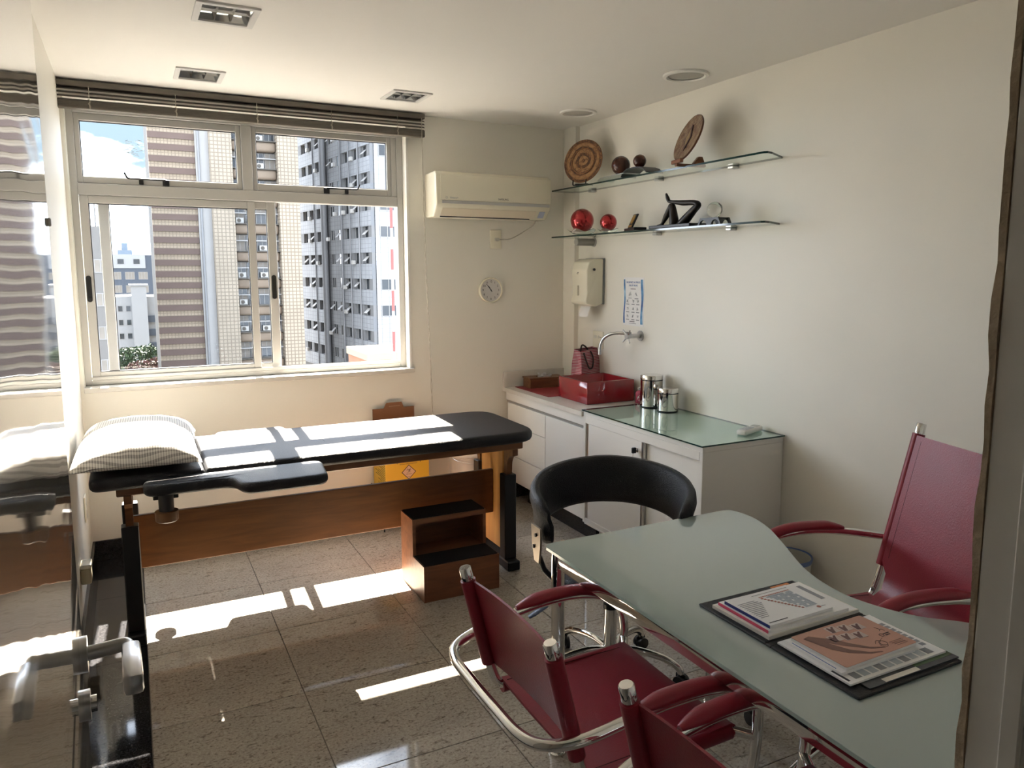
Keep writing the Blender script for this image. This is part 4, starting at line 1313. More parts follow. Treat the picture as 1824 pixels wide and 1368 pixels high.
for r_i, z in enumerate((.004, -.042, -.086)):
    for c_i, y in enumerate((.056, .002, -.044)):
        hand_icon(y, z, .011, 10 + r_i * 3 + c_i)
        poster_line(y, z - .020, .030, .005)
poster_line(.010, -.117, .050, .004, M_ink); poster_line(.006, -.128, .070, .0025)

def switch_plate(name, loc, mats, label, sockets, facing, w=.058, h=.056, cat='switch plate'):
    t = empty(name, loc, label=label, cat=cat, s=1.13)
    M = frame_M((0, 0, 0), *facing)
    MB().rbox(-w, w, -h, h, .0005, .008, .004, 2).xf(M).build('plate', mats, t, smooth=40)
    for i, (x, y, a, b, mm) in enumerate(sockets):
        MB().rbox(x - a, x + a, y - b, y + b, .0075, .0095, .001).xf(M).build('module', mm, t)
    return t
M_modgrey = mat('module_grey', (0.55, 0.53, 0.46), 0.4)
switch_plate('switch_plate', (XR, 4.480, 1.200), M_cream_pl, 'cream double switch and socket plate beside the tap spout',
             [(-.030, .018, .016, .009, M_modgrey), (.012, .018, .006, .009, M_modgrey), (.036, .018, .003, .003, M_ink), (.024, .018, .003, .003, M_ink), (.032, -.026, .0028, .0028, M_ink), (.020, -.026, .0028, .0028, M_ink)], ON_RIGHT, .058, .053)
switch_plate('wall_socket', (2.326, YB, 1.901), M_cream_pl, 'cream socket plate on the window wall below the air conditioner', [(0.004, 0, .012, .010, M_modgrey)], ON_BACK, .039, .058, 'socket')
ON_LEFT = ((0, 1, 0), (0, 0, 1))
switch_plate('wall_outlet', (XL, 4.480, .445), M_cream_pl, 'pale outlet plate low on the left wall behind the couch end', [(0, 0, .010, .010, M_modgrey)], ON_LEFT, .040, .060, 'outlet')
db = empty('door_buffer', (XL, 3.93, .285), label='cream rubber door buffer block low on the left wall', cat='door buffer', s=1.3)
MB().rbox(.0005, .034, -.036, .036, -.030, .026, .006).build('buffer_block', mat('cream_rubber', (0.62, 0.56, 0.38), 0.6), db, smooth=40)
MB().rbox(.0005, .036, -.034, .034, .0265, .042, .004).build('buffer_cap', M_cream_pl, db, smooth=40)

# ------------------------------------------------------------------ air conditioner
acx, acy, acz = 2.230, YB, 2.030
ac_ = empty('air_conditioner', (acx, acy, acz), label='cream split air conditioner on the wall between window and shelves', cat='air conditioner', s=1.128)
hw = .378
prof = [(-.0008, .004), (-.0008, .262), (-.165, .265), (-.186, .245), (-.190, .080), (-.180, .060), (-.125, .004)]
bm = bmesh.new()
a = [bm.verts.new((-hw, y, z)) for y, z in prof]; b = [bm.verts.new((hw, y, z)) for y, z in prof]
n = len(prof)
for i in range(n):
    j = (i + 1) % n
    bm.faces.new((a[i], b[i], b[j], a[j]))
bm.faces.new(a); bm.faces.new(b[::-1])
bmesh.ops.recalc_face_normals(bm, faces=bm.faces)
bmesh.ops.bevel(bm, geom=list(bm.edges), offset=.010, segments=3, affect='EDGES', profile=.5)
MB().bm(bm).build('housing', M_cream_pl, ac_, smooth=35)
MB().rbox(-hw + .026, hw - .004, -.1945, -.1875, .098, .246, .004).build('front_panel', M_cream_pl, ac_, smooth=40)
MB().rbox(-hw + .034, hw - .010, -.1935, -.1885, .079, .0965, .002).build('silver_strip', mat('silver_strip', (0.52, 0.52, 0.50), 0.35), ac_)
flap = MB().add([(-.335, -.1715, .056), (.285, -.1715, .056), (.285, -.1335, .013), (-.335, -.1335, .013), (-.335, -.1755, .053), (.285, -.1755, .053), (.285, -.1375, .010), (-.335, -.1375, .010)],
                [(0, 1, 2, 3), (7, 6, 5, 4), (0, 4, 5, 1), (1, 5, 6, 2), (2, 6, 7, 3), (3, 7, 4, 0)])
flap.build('air_flap', mat('flap_cream', (0.72, 0.64, 0.50), 0.35), ac_)
for z_, y_, in ((.0585, -.1772),):
    MB().box(-.335, .285, y_ - .0004, y_ + .004, z_, z_ + .0022).build('outlet_slot', M_ink, ac_)
MB().box(-.335, .255, -.1365, -.1300, .0040, .0100).build('outlet_slot', M_ink, ac_)
lbl = frame_M((.325, -.1600, .034), (1, 0, 0), (0, -.66, .75))
MB().rbox(-.020, .020, -.024, .024, -.001, .0012, .001).xf(lbl).build('energy_label', mat('label_blue', (0.42, 0.46, 0.60), 0.4), ac_)
text_mb('SAMSUNG', .0150).xf(frame_M((.048, -.1948, .114), *ON_BACK)).build('brand_lettering', M_ink, ac_, kind='stuff')
text_mb('Vivace+', .0165).xf(frame_M((-.270, -.1948, .112), *ON_BACK)).build('model_lettering', M_grey_ink, ac_, kind='stuff')
MB().lathe([(.0050, 0), (.0064, 0), (.0064, .0006), (.0050, .0006)], 18, cap=False).xf(frame_M((-.316, -.1946, .112), *ON_BACK)).build('emblem', M_grey_ink, ac_)
cord = empty('power_cord', (2.331, YB - .012, 1.900), label='grey power cord plugged below the air conditioner', cat='cord', s=1.12)
MB().tube([(0, -.0005, 0), (0, -.024, 0)], .011, 14).build('plug', M_modgrey, cord, smooth=40)
MB().tube(smoothpath([(.002, -.018, 0), (.030, -.022, .000), (.09, -.018, .006), (.17, -.020, .045), (.225, -.05, .085), (.232, -.09, .118)], 7), .0035, 8).build('cable', mat('cable_grey', (0.45, 0.42, 0.36), 0.5), cord, smooth=60)

# ------------------------------------------------------------------ clock
ck = empty('wall_clock', (2.276, YB, 1.545), label='round white wall clock with black numerals', cat='clock', s=1.12)
Mc = frame_M((0, 0, 0), *ON_BACK)
MB().lathe([(.074, .0005), (.080, .010), (.0805, .028), (.078, .036), (.073, .0365), (.071, .032), (.070, .027)], 48, cap=False).xf(Mc).build('case', M_cream_pl, ck, smooth=50)
MB().lathe([(.0001, .026), (.0715, .026)], 48, cap=False).xf(Mc).build('dial', mat('dial_white', (0.66, 0.64, 0.62), 0.5), ck)
for k in range(1, 13):
    a = R(90 - 30 * k)
    text_mb(str(k), .019).xf(frame_M((.054 * math.cos(a), -.0266, .054 * math.sin(a)), *ON_BACK)).build('numeral', M_ink, ck)
def hand(nm, deg, ln, wd):
    a = R(90 - deg)
    ux = Vector((math.cos(a), 0, math.sin(a)))
    uy = Vector((-math.sin(a), 0, math.cos(a)))
    MB().box(-.012, ln, -wd, wd, .028, .0292).xf(frame_M((0, 0, 0), ux, uy)).build(nm, M_ink, ck)
hand('hour_hand', 326.5, .032, .0022); hand('minute_hand', 321, .050, .0013)
MB().lathe([(.004, .0295), (.003, .031)], 16).xf(Mc).build('hub', M_ink, ck)

# ------------------------------------------------------------------ glass shelves
def glass_shelf(z, label, brackets):
    t = empty('glass_shelf', (XR, 3.8, z), label=label, cat='shelf', group='glass wall shelves')
    pts = [(-.0005, 2.838 - 3.8), (-.0005, 4.758 - 3.8), (-.036, 4.758 - 3.8), (-.036, 4.790 - 3.8), (-.210, 4.790 - 3.8), (-.210, 2.756 - 3.8), (-.198, 2.740 - 3.8), (-.158, 2.752 - 3.8)]
    MB().prism(pts, 0, .010, 0, side=1).build('glass_panel', [M_shelf_glass, M_glass_edge], t)
    for y in brackets:
        b_ = empty('bracket', (0, y - 3.8, 0), parent=t)
        MB().rbox(-.045, -.0005, -.020, .020, -.014, -.0005, .003).build('bracket_lower', M_satin, b_)
        MB().rbox(-.018, -.0005, -.016, .016, .0105, .016, .002).build('bracket_clip', M_satin, b_)
    return t
S1, S2 = 2.236, 1.912
glass_shelf(S1, 'upper glass wall shelf carrying the decorative plates', [3.16, 3.80, 4.55])
glass_shelf(S2, 'lower glass wall shelf carrying the red balls and sculpture', [3.16, 3.807])
hold = empty('shelf_support', (XR, 4.575, S2 - .0325), label='grey round support tube under the left end of the lower shelf', cat='support', s=1.2)
MB().tube([(-.0005, -.02, 0), (-.010, -.02, 0)], .026, 20).build('flange', M_satin, hold, smooth=40)
MB().tube([(-.010, -.02, 0), (-.125, -.02, 0)], .021, 20).build('tube', mat('grey_tube', (0.34, 0.33, 0.30), 0.4), hold, smooth=40)
z1, z2 = S1 + .0102, S2 + .0102

# decorative plates
def plate_mat(name, c1, c2, c3, rings=True):
    m, nt, b = new_mat(name)
    tc = nt.nodes.new('ShaderNodeTexCoord')
    vo = nt.nodes.new('ShaderNodeTexVoronoi'); vo.inputs['Scale'].default_value = 46; vo.feature = 'DISTANCE_TO_EDGE'
    wv = nt.nodes.new('ShaderNodeTexWave'); wv.wave_type = 'RINGS' if rings else 'BANDS'
    wv.rings_direction = 'Z'; wv.inputs['Scale'].default_value = 7.0 if rings else 26.0; wv.inputs['Distortion'].default_value = 3.0 if rings else 1.2
    nz = nt.nodes.new('ShaderNodeTexNoise'); nz.inputs['Scale'].default_value = 30
    for n_ in (vo, wv, nz): nt.links.new(tc.outputs['Object'], n_.inputs['Vector'])
    r1 = ramp(nt, [(0.02, c3), (0.10, c1)]); r2 = ramp(nt, [(0.35, c3), (0.6, c2)])
    nt.links.new(vo.outputs['Distance'], r1.inputs[0]); nt.links.new(wv.outputs[0], r2.inputs[0])
    mx = nt.nodes.new('ShaderNodeMix'); mx.data_type = 'RGBA'
    mf = ramp(nt, [(0.40, (0.25, 0.25, 0.25)), (0.60, (0.95, 0.95, 0.95))])
    nt.links.new(nz.outputs[0], mf.inputs[0]); nt.links.new(mf.outputs[0], mx.inputs[0]); nt.links.new(r1.outputs[0], mx.inputs[6]); nt.links.new(r2.outputs[0], mx.inputs[7])
    nt.links.new(mx.outputs[2], b.inputs['Base Color'])
    bp = nt.nodes.new('ShaderNodeBump'); bp.inputs['Strength'].default_value = .5; bp.inputs['Distance'].default_value = .004
    nt.links.new(vo.outputs['Distance'], bp.inputs['Height']); nt.links.new(bp.outputs[0], b.inputs['Normal'])
    b.inputs['Roughness'].default_value = .42
    return m
def plate(name, c, r, nrm, m_face, m_rim, label, inner):
    nrm = Vector(nrm).normalized()
    t = empty(name, c, label=label, cat='plate', group='decorative plates on the upper shelf')
    uy = (Vector((0, 0, 1)) - nrm * nrm.z).normalized(); ux = uy.cross(nrm)
    o = MB().lathe([(.0001, -.004), (r * .6, -.004), (r * .97, -.001), (r, .004), (r * .985, .009), (r * .90, .007), (r * .62, .0035), (.0001, .003)], 56).build('disc', m_face, t, smooth=50)
    o.matrix_local = frame_M((0, 0, 0), ux, uy)
    k = MB().lathe([(r * .985, .0095), (r * 1.004, .004), (r * .985, -.001), (r * .955, .003), (r * .955, .0085)], 56, cap=False).build('rim', m_rim, t, smooth=50)
    k.matrix_local = frame_M((0, 0, 0), ux, uy)
    if inner:
        for a, b in inner:
            q = MB().lathe([(r * a, .0060), (r * a, .0085), (r * b, .0085), (r * b, .0050)], 56, cap=False).build('relief_ring', m_rim, t, smooth=50)
            q.matrix_local = frame_M((0, 0, 0), ux, uy)
    return t, ux, uy, nrm
M_p1 = plate_mat('carved_ochre', (0.30, 0.135, 0.045), (0.38, 0.20, 0.075), (0.06, 0.022, 0.010))
M_p1r = mat('ochre_rim', (0.24, 0.105, 0.035), 0.4, var=.2, vscale=20)
p, ux, uy, nr = plate('carved_plate', (2.757, 4.445, z1 + .163), .146, (-.86, -.46, .17), M_p1, M_p1r, 'round ochre plate carved with rings on the left of the upper shelf', [(.56, .60), (.84, .87)])
stn = empty('plate_stand', (2.757, 4.445, z1), label='small black easel holding the ochre carved plate', cat='plate stand', s=1.1)
for s in (-1, 1):
    q = Vector((ux.x, ux.y, 0)).normalized() * .045 * s
    nn_ = Vector((nr.x, nr.y, 0)).normalized()
    MB().tube(smoothpath([tuple(q + nn_ * .045 + Vector((0, 0, .034))), tuple(q + nn_ * .046 + Vector((0, 0, .0065))), tuple(q + nn_ * .02 + Vector((0, 0, .0065))), tuple(q * .9 - nn_ * .045 + Vector((0, 0, .0065)))], 5), .004, 8).build('easel_leg', M_blackpl, stn, smooth=60)
MB().tube([tuple(Vector((ux.x, ux.y, 0)).normalized() * .045 + nn_ * .02 + Vector((0, 0, .008))), tuple(-Vector((ux.x, ux.y, 0)).normalized() * .045 + nn_ * .02 + Vector((0, 0, .008)))], .006, 8).build('easel_bar', M_blackpl, stn, smooth=60)
M_p2 = plate_mat('painted_brown', (0.15, 0.048, 0.026), (0.46, 0.36, 0.22), (0.07, 0.020, 0.012), False)
M_p2r = mat('brown_rim', (0.12, 0.045, 0.025), 0.4)
p, ux, uy, nr = plate('painted_plate', (2.757, 3.358, z1 + .152), .134, (-.90, .20, .38), M_p2, M_p2r, 'brown patterned plate leaning in a wooden holder on the right of the upper shelf', None)
o = MB().prism([(0, .075), (-.032, 0), (0, -.075), (.032, 0)], .0040, .0085).build('painted_diamond', mat('plate_purple', (0.10, 0.055, 0.06), .5), p)
o.matrix_local = frame_M((0, 0, 0), ux, uy)
o = MB().prism([(0, .050), (-.021, 0), (0, -.050), (.021, 0)], .0086, .0098).build('painted_diamond', mat('plate_tan', (0.33, 0.23, 0.12), .5), p)
o.matrix_local = frame_M((0, 0, 0), ux, uy)
ph_ = empty('plate_holder', (2.757, 3.358, z1), label='brown wooden wedge holder under the leaning patterned plate', cat='plate stand', s=1.1)
M_hold = wood('holder_wood', (0.15, 0.05, 0.022), (0.25, 0.095, 0.04), .4, 'Y')
nn_ = Vector((nr.x, nr.y, 0)).normalized(); uu = Vector((ux.x, ux.y, 0)).normalized()
Mh = frame_M((0, 0, 0), nn_, Vector((0, 0, 1)).cross(nn_))
MB().rbox(-.09, .070, -.012, .012, .0004, .014, .003).xf(Mh).build('foot', M_hold, ph_)
MB().rbox(.052, .072, -.050, .050, .0145, .034, .004).xf(Mh).build('lip', M_hold, ph_)
MB().prism([(-.085, .0145), (-.020, .0145), (-.050, .050), (-.070, .050)], -.011, .011, axis='y').xf(Mh).build('back_wedge', M_hold, ph_)

# two wooden balls on a folded metal stand
M_ball = wood('dark_ball_wood', (0.045, 0.014, 0.009), (0.085, 0.028, 0.016), .22, 'Z', 14)
bs = empty('ball_stand', (2.757, 3.900, z1), label='low folded stand, half silver and half black, under the wooden balls', cat='stand', s=1.12)
def ribbon(pts, w, t, m, nm, parent):
    rings = []
    for y, z in pts:
        rings.append([(-w, y, z), (w, y, z), (w, y, z + t), (-w, y, z + t)])
    return MB().rings(rings).build(nm, m, parent, smooth=50)
ribbon([(.245, .0005), (.235, .006), (.215, .014), (.10, .016), (.02, .018), (-.01, .018)], .055, .004, M_satin, 'silver_sheet', bs)
ribbon([(-.0105, .0225), (-.04, .034), (-.10, .036), (-.150, .034), (-.185, .022), (-.215, .0008)], .055, .005, M_blackpl, 'black_sheet', bs)
ribbon([(.020, .0005), (.010, .0165)], .050, .003, M_blackpl, 'stand_foot', bs)
MB().sphere((0, 0, 0), .058, 32, 20).build('wooden_ball', M_ball, smooth=180, loc=(2.755, 4.002, z1 + .0252 + .058), label='larger dark polished wooden ball on the upper shelf', cat='ball', group='wooden balls')
MB().sphere((0, 0, 0), .039, 28, 18).build('wooden_ball', M_ball, smooth=180, loc=(2.755, 3.806, z1 + .0467 + .039), label='smaller dark polished wooden ball on the upper shelf', cat='ball', group='wooden balls')

# red glass balls on petal dishes
M_redglass = mat('red_mirror_glass', (0.42, 0.008, 0.012), .07, metal=.75, coat=1.0, var=.25, vscale=12)
M_dish = mat('petal_glass', (0.80, 0.84, 0.82), .05, trans=.9, ior=1.3)
def petal_dish(loc, r, h, label):
    t = empty('petal_dish', loc, label=label, cat='dish', group='clear petal dishes')
    n, rows = 40, 5; v = []; f = []
    for s in range(2):
        for i in range(rows + 1):
            u = i / rows
            for k in range(n):
                a = 2 * PI * k / n
                pet = 1 + .10 * math.cos(5 * a) * u
                rr = r * (.25 + .75 * u) * pet
                z = .0006 + h * u ** 2 * (1 + .35 * math.cos(5 * a) * u) + (.003 if s else 0)
                v.append((rr * math.cos(a), rr * math.sin(a), z))
    N = (rows + 1) * n
    for s in range(2):
        for i in range(rows):
            for k in range(n):
                k2 = (k + 1) % n
                q = (s * N + i * n + k, s * N + i * n + k2, s * N + (i + 1) * n + k2, s * N + (i + 1) * n + k)
                f.append(q if s else q[::-1])
    for k in range(n):
        k2 = (k + 1) % n
        f.append((rows * n + k, rows * n + k2, N + rows * n + k2, N + rows * n + k))
    f.append(tuple(range(n))[::-1]); f.append(tuple(N + k for k in range(n)))
    MB().add(v, f).build('dish_bowl', M_dish, t, smooth=60)
petal_dish((2.755, 4.450, z2), .093, .028, 'wider clear petal dish under the larger red ball')
petal_dish((2.755, 4.130, z2), .066, .020, 'narrower clear petal dish under the smaller red ball')
MB().sphere((0, 0, 0), .080, 40, 24).build('red_ball', M_redglass, smooth=180, loc=(2.755, 4.450, z2 + .0165 + .080), label='larger shiny red glass ball on the lower shelf', cat='ball', group='red glass balls')
MB().sphere((0, 0, 0), .054, 36, 22).build('red_ball', M_redglass, smooth=180, loc=(2.755, 4.130, z2 + .0135 + .054), label='smaller shiny red glass ball on the lower shelf', cat='ball', group='red glass balls')

# medal plaque
M_gold = mat('gold_medal', (0.55, 0.33, 0.09), .35, metal=.7)
mp_ = empty('medal_plaque', (2.757, 3.848, z2), R(-18), label='black plaque with a gold medal on the lower shelf', cat='plaque', s=1.12)
MB().rbox(-.035, .035, -.100, .080, .0005, .016, .002).build('base', M_blackpl, mp_)
pl = empty('leaning_plate', (0, .01, .016), parent=mp_)
Mp = frame_M((-.022, .0, .0005), (0, -1, 0), (.42, 0, .91))
MB().rbox(-.038, .038, 0, .082, -.004, .004, .002).xf(Mp).build('plate_board', M_blackpl, pl)
MB().lathe([(.027, .0042), (.027, .0070), (.024, .0078), (.0001, .0074)], 32).xf(frame_M((-.022 + .42 * .050, 0, .91 * .050), (0, -1, 0), (.42, 0, .91))).build('medal', M_gold, pl, smooth=50)
MB().rbox(-.030, .030, .002, .016, .0042, .0055, .0005).xf(Mp).build('name_plate', M_gold, pl)

# bronze legs sculpture
M_bronze = mat('dark_bronze', (0.020, 0.017, 0.015), .38, metal=.3)
sc2 = empty('leg_sculpture', (2.765, 3.456, z2), label='dark bronze sculpture of two crossed legs on a black base', cat='sculpture', s=(1.1, 1.1, .92))
MB().rbox(-.055, .055, -.165, .165, .0005, .020, .003).build('base', M_blackpl, sc2)
def limb(pts, rad, nm):
    P = smoothpath(pts, 5); n_ = len(pts) - 1; RR = []
    for i in range(len(P)):
        t_ = i / 5; k = min(int(t_), n_ - 1); u = t_ - k
        RR.append(rad[k] * (1 - u) + rad[min(k + 1, n_)] * u)
    MB().tube(P, RR, 14).build(nm, M_bronze, sc2, smooth=60)
# local y grows away from the camera (left in the picture)
limb([(-.012, .006, .014), (-.012, .010, .06), (-.012, .020, .110), (-.012, .028, .138), (-.012, .045, .118), (-.012, .072, .075), (-.012, .098, .038), (-.012, .112, .026), (-.014, .142, .022)],
     [.025, .024, .020, .0155, .015, .0155, .009, .009, .005], 'standing_leg')
limb([(.010, -.020, .016), (.010, -.062, .052), (.010, -.112, .095), (.010, -.148, .126), (.008, -.120, .142), (.002, -.040, .148), (-.004, .030, .160), (-.006, .058, .166), (-.008, .070, .188), (-.008, .082, .215)],
     [.027, .026, .021, .017, .0165, .017, .010, .010, .010, .005], 'crossed_leg')

# crystal ball
cst = empty('crystal_stand', (2.757, 3.135, z2), label='small black arched stand under the crystal ball', cat='stand', s=1.09)
M_cry = mat('crystal', (0.97, 0.98, 0.97), .0, trans=1.0, ior=1.45)
for s in (-1, 1):
    pts = [(-.082, .0005), (-.070, .0005)]
    for k in range(9):
        a = PI - PI * k / 8
        pts.append((-.042 + .026 * math.cos(a), .0005 + .024 * math.sin(a)))
    for k in range(9):
        a = PI - PI * k / 8
        pts.append((.042 + .026 * math.cos(a), .0005 + .024 * math.sin(a)))
    pts += [(.070, .0005), (.082, .0005), (.064, .034), (-.064, .034)]
    MB().prism(pts, s * .030 - .006, s * .030 + .006, axis='x').build('arch', M_blackpl, cst)
MB().rbox(-.024, .024, -.060, .060, .026, .0335, .002).build('saddle', M_blackpl, cst)
MB().sphere((0, 0, 0), .0418, 40, 24).build('crystal_ball', M_cry, smooth=180, loc=(2.757, 3.135, z2 + .0368 + .0418), label='clear crystal ball on the right of the lower shelf', cat='ball')

# ------------------------------------------------------------------ below the window: sharps box, its stand, bucket
M_yel = mat('yellow_card', (0.72, 0.43, 0.035), .55)
M_kraft = mat('brown_card', (0.23, 0.105, 0.052), .75)
ws = empty('wire_stand', (1.543, 4.757, 0), label='black wire stand holding the yellow box', cat='stand', s=(1.105, 1.105, .740))
for sx in (-.150, .150):
    for sy in (-.13, .12):
        MB().tube([(sx, sy, .0005), (sx, sy, .345)], .004, 8).build('leg', M_black_steel, ws, smooth=60)
for sx in (-.150, .150):
    MB().tube([(sx, -.13, .345), (sx, .12, .345)], .004, 8).build('side_wire', M_black_steel, ws, smooth=60)
for sy in (-.13, -.05, .04, .12):
    MB().tube([(-.150, sy, .322), (.150, sy, .322)], .004, 8).build('cross_wire', M_black_steel, ws, smooth=60)
yb_ = empty('sharps_box', (1.543, 4.757, .2425), label='yellow cardboard infectious waste box with biohazard diamond behind the couch', cat='waste box', s=1.105)
MB().box(-.134, .134, -.124, .118, .0005, .270).build('carton', M_yel, yb_)
MB().prism([(-.132, .271), (.132, .271), (.132, .470), (.065, .470), (.052, .503), (-.045, .503), (-.062, .470), (-.132, .470)], .119, .123, axis='y').build('raised_flap', M_kraft, yb_)
MB().box(-.030, .040, .1180, .1189, .478, .483).build('flap_slot', mat('slot_pale', (0.36, 0.22, 0.14), .7), yb_)
for s in (-1, 1):
    MB().add([(s * .134, -.12, .2702), (s * .134, .115, .2702), (s * .150, .115, .33), (s * .150, -.12, .33), (s * .136, -.12, .2702), (s * .136, .115, .2702), (s * .152, .115, .33), (s * .152, -.12, .33)],
             [(0, 1, 2, 3), (7, 6, 5, 4), (0, 3, 7, 4), (1, 5, 6, 2), (2, 6, 7, 3), (0, 4, 5, 1)]).build('side_flap', M_kraft, yb_)
Fy = -.1243
dz = .123; dx = .008
MB().prism([(dx - .045, dz), (dx, dz - .045), (dx + .045, dz), (dx, dz + .045)], Fy - .0004, Fy, axis='y').build('diamond_border', M_ink, yb_)
MB().prism([(dx - .040, dz), (dx, dz - .040), (dx + .040, dz), (dx, dz + .040)], Fy - .0008, Fy - .0005, axis='y').build('diamond_field', mat('diamond_pink', (0.66, 0.44, 0.30), .6), yb_)
bio = MB()
for k in range(3):
    a = R(90 + 120 * k)
    cx_, cz_ = .0092 * math.cos(a), .0092 * math.sin(a)
    arc = [(cx_ + .0085 * math.cos(a + R(d_)), 0, cz_ + .0085 * math.sin(a + R(d_))) for d_ in range(-215 + 360 - 180, 216 - 0, 20)] if False else \
          [(cx_ + .0085 * math.cos(a + PI + R(d_)), 0, cz_ + .0085 * math.sin(a + PI + R(d_))) for d_ in range(-140, 141, 20)]
    rr_ = [.0030 - .0022 * abs(i - 7) / 7 for i in range(len(arc))]
    bio.tube(arc, rr_, 6, flat=(.15, 1.0))
ring = [(.0070 * math.cos(2 * PI * k / 20), 0, .0070 * math.sin(2 * PI * k / 20)) for k in range(20)]
bio.tube(ring, .0011, 6, closed=True, flat=(.3, 1.0))
bio.xf(Matrix.Translation((dx, Fy - .0014, dz + .012))).build('biohazard_symbol', M_ink, yb_, kind='stuff')
text_mb('INFECTANTE', .0060).xf(frame_M((dx, Fy - .0012, dz - .012), *ON_BACK)).build('diamond_lettering', M_ink, yb_, kind='stuff')
text_mb('RESÍDUO', .0042).xf(frame_M((dx, Fy - .0012, dz - .028), *ON_BACK)).build('diamond_lettering', M_ink, yb_, kind='stuff')
text_mb('NÃO ULTRAPASSAR ESTE LIMITE', .0082).xf(frame_M((.010, Fy - .0005, .188), *ON_BACK)).build('warning_lettering', M_ink, yb_, kind='stuff')
text_mb('MATERIAL PERFUROCORTANTE', .0075).xf(frame_M((.006, Fy - .0005, .173), *ON_BACK)).build('warning_lettering', M_ink, yb_, kind='stuff')
for x_ in (-.062, .080):
    MB().prism([(x_ - .005, .186), (x_ + .005, .186), (x_, .194)], Fy - .0004, Fy, axis='y').build('limit_arrow', M_ink, yb_)
    MB().box(x_ - .002, x_ + .002, Fy - .0004, Fy, .178, .186).build('limit_arrow', M_ink, yb_)
M_olive = mat('olive_ink', (0.22, 0.15, 0.02), .7)
rnd = random.Random(5)
for k in range(16):
    zz = .200 - k * .011
    ln = rnd.uniform(.08, .20)
    MB().box(-.1345, -.1341, -.115 + .0, -.115 + ln, zz, zz + .0045).build('side_print', M_olive, yb_)
bk = empty('bucket', (2.005, 4.700, 0), label='white plastic bucket with lid and wire handle behind the couch', cat='bucket', s=(1.06, 1.06, .93))
M_bucket = mat('bucket_white', (0.74, 0.68, 0.62), .45)
MB().lathe([(.100, .0005), (.104, .006), (.122, .455), (.126, .458), (.126, .470), (.0001, .468)], 40).build('pail', M_bucket, bk, smooth=40)
MB().lathe([(.130, .4705), (.132, .474), (.132, .494), (.127, .499), (.112, .495), (.0001, .495)], 40).build('lid', M_white_pl, bk, smooth=40)
MB().tube(smoothpath([(.128, -.02, .462), (.10, -.095, .445), (.0, -.150, .425), (-.10, -.095, .440), (-.128, -.02, .462)], 8), .0022, 6).build('wire_handle', M_satin, bk, smooth=60)
for s in (-1, 1):
    MB().tube([(s * .120, -.02, .462), (s * .134, -.02, .462)], .010, 12).build('handle_lug', M_bucket, bk, smooth=40)
wbn = empty('waste_bin', (2.785, 2.560, 0), label='pale round waste bin with blue liner by the wall behind the desk', cat='bin')
MB().lathe([(.085, .0005), (.090, .006), (.112, .300), (.106, .300), (.086, .012), (.0001, .010)], 32).build('bin_body', mat('bin_cream', (0.55, 0.54, 0.48), .5), wbn, smooth=40)
MB().lathe([(.1128, .284), (.1160, .303), (.1130, .307), (.1065, .3015)], 32, cap=False).build('liner', mat('blue_liner', (0.10, 0.16, 0.34), .45), wbn, smooth=50)

# ------------------------------------------------------------------ glass desk
dk = empty('glass_desk', (1.5, 1.33, 0), label='frosted green glass desk with wavy edge on chrome legs', cat='desk')
right = smoothpath([(1.970, 0.560, 0), (2.030, 0.620, 0), (2.070, 0.780, 0), (2.045, 0.980, 0), (1.957, 1.150, 0), (1.862, 1.252, 0), (1.812, 1.370, 0), (1.806, 1.480, 0), (1.850, 1.630, 0), (1.962, 1.830, 0), (2.035, 1.970, 0), (2.068, 2.090, 0), (2.056, 2.180, 0), (2.020, 2.198, 0)], 5)
outl = [(1.240, 0.540), (1.930, 0.540)] + [(p.x, p.y) for p in right] + [(1.250, 2.196), (1.226, 2.190), (1.212, 2.168), (1.211, 1.6), (1.209, 1.05), (1.205, 0.62), (1.215, 0.553)]
MB().prism([(x - 1.5, y - 1.33) for x, y in outl], .7400, .7500, 0, side=1).build('glass_top', [M_desk_glass, M_glass_edge_pale], dk)
def dbx(nm, x0, x1, y0, y1, z0, z1, m=M_chrome, r=.003):
    return MB().rbox(x0 - 1.5, x1 - 1.5, y0 - 1.33, y1 - 1.33, z0, z1, r, 2).build(nm, m, dk, smooth=40)
dbx('rail', 1.226, 1.248, 0.66, 2.112, .690, .738)
dbx('rail', 1.27, 1.910, 2.126, 2.148, .700, .737)
dbx('rail', 1.27, 1.85, .610, .632, .700, .737)
MB().tube([(1.87 - 1.5, .64 - 1.33, .709), (1.76 - 1.5, 1.2 - 1.33, .709), (1.76 - 1.5, 1.5 - 1.33, .709), (1.92 - 1.5, 2.12 - 1.33, .709)], .016, 10).build('rail', M_chrome, dk, smooth=50)
for x, y in ((1.244, 2.140), (1.935, 2.130), (1.244, .622), (1.875, .622)):
    MB().tube([(x - 1.5, y - 1.33, .012), (x - 1.5, y - 1.33, .7395)], .0235, 28).build('leg', M_chrome, dk, smooth=40)
    MB().lathe([(.030, .0005), (.030, .008), (.025, .012)], 24, (x - 1.5, y - 1.33, 0)).build('foot', M_chrome, dk, smooth=40)

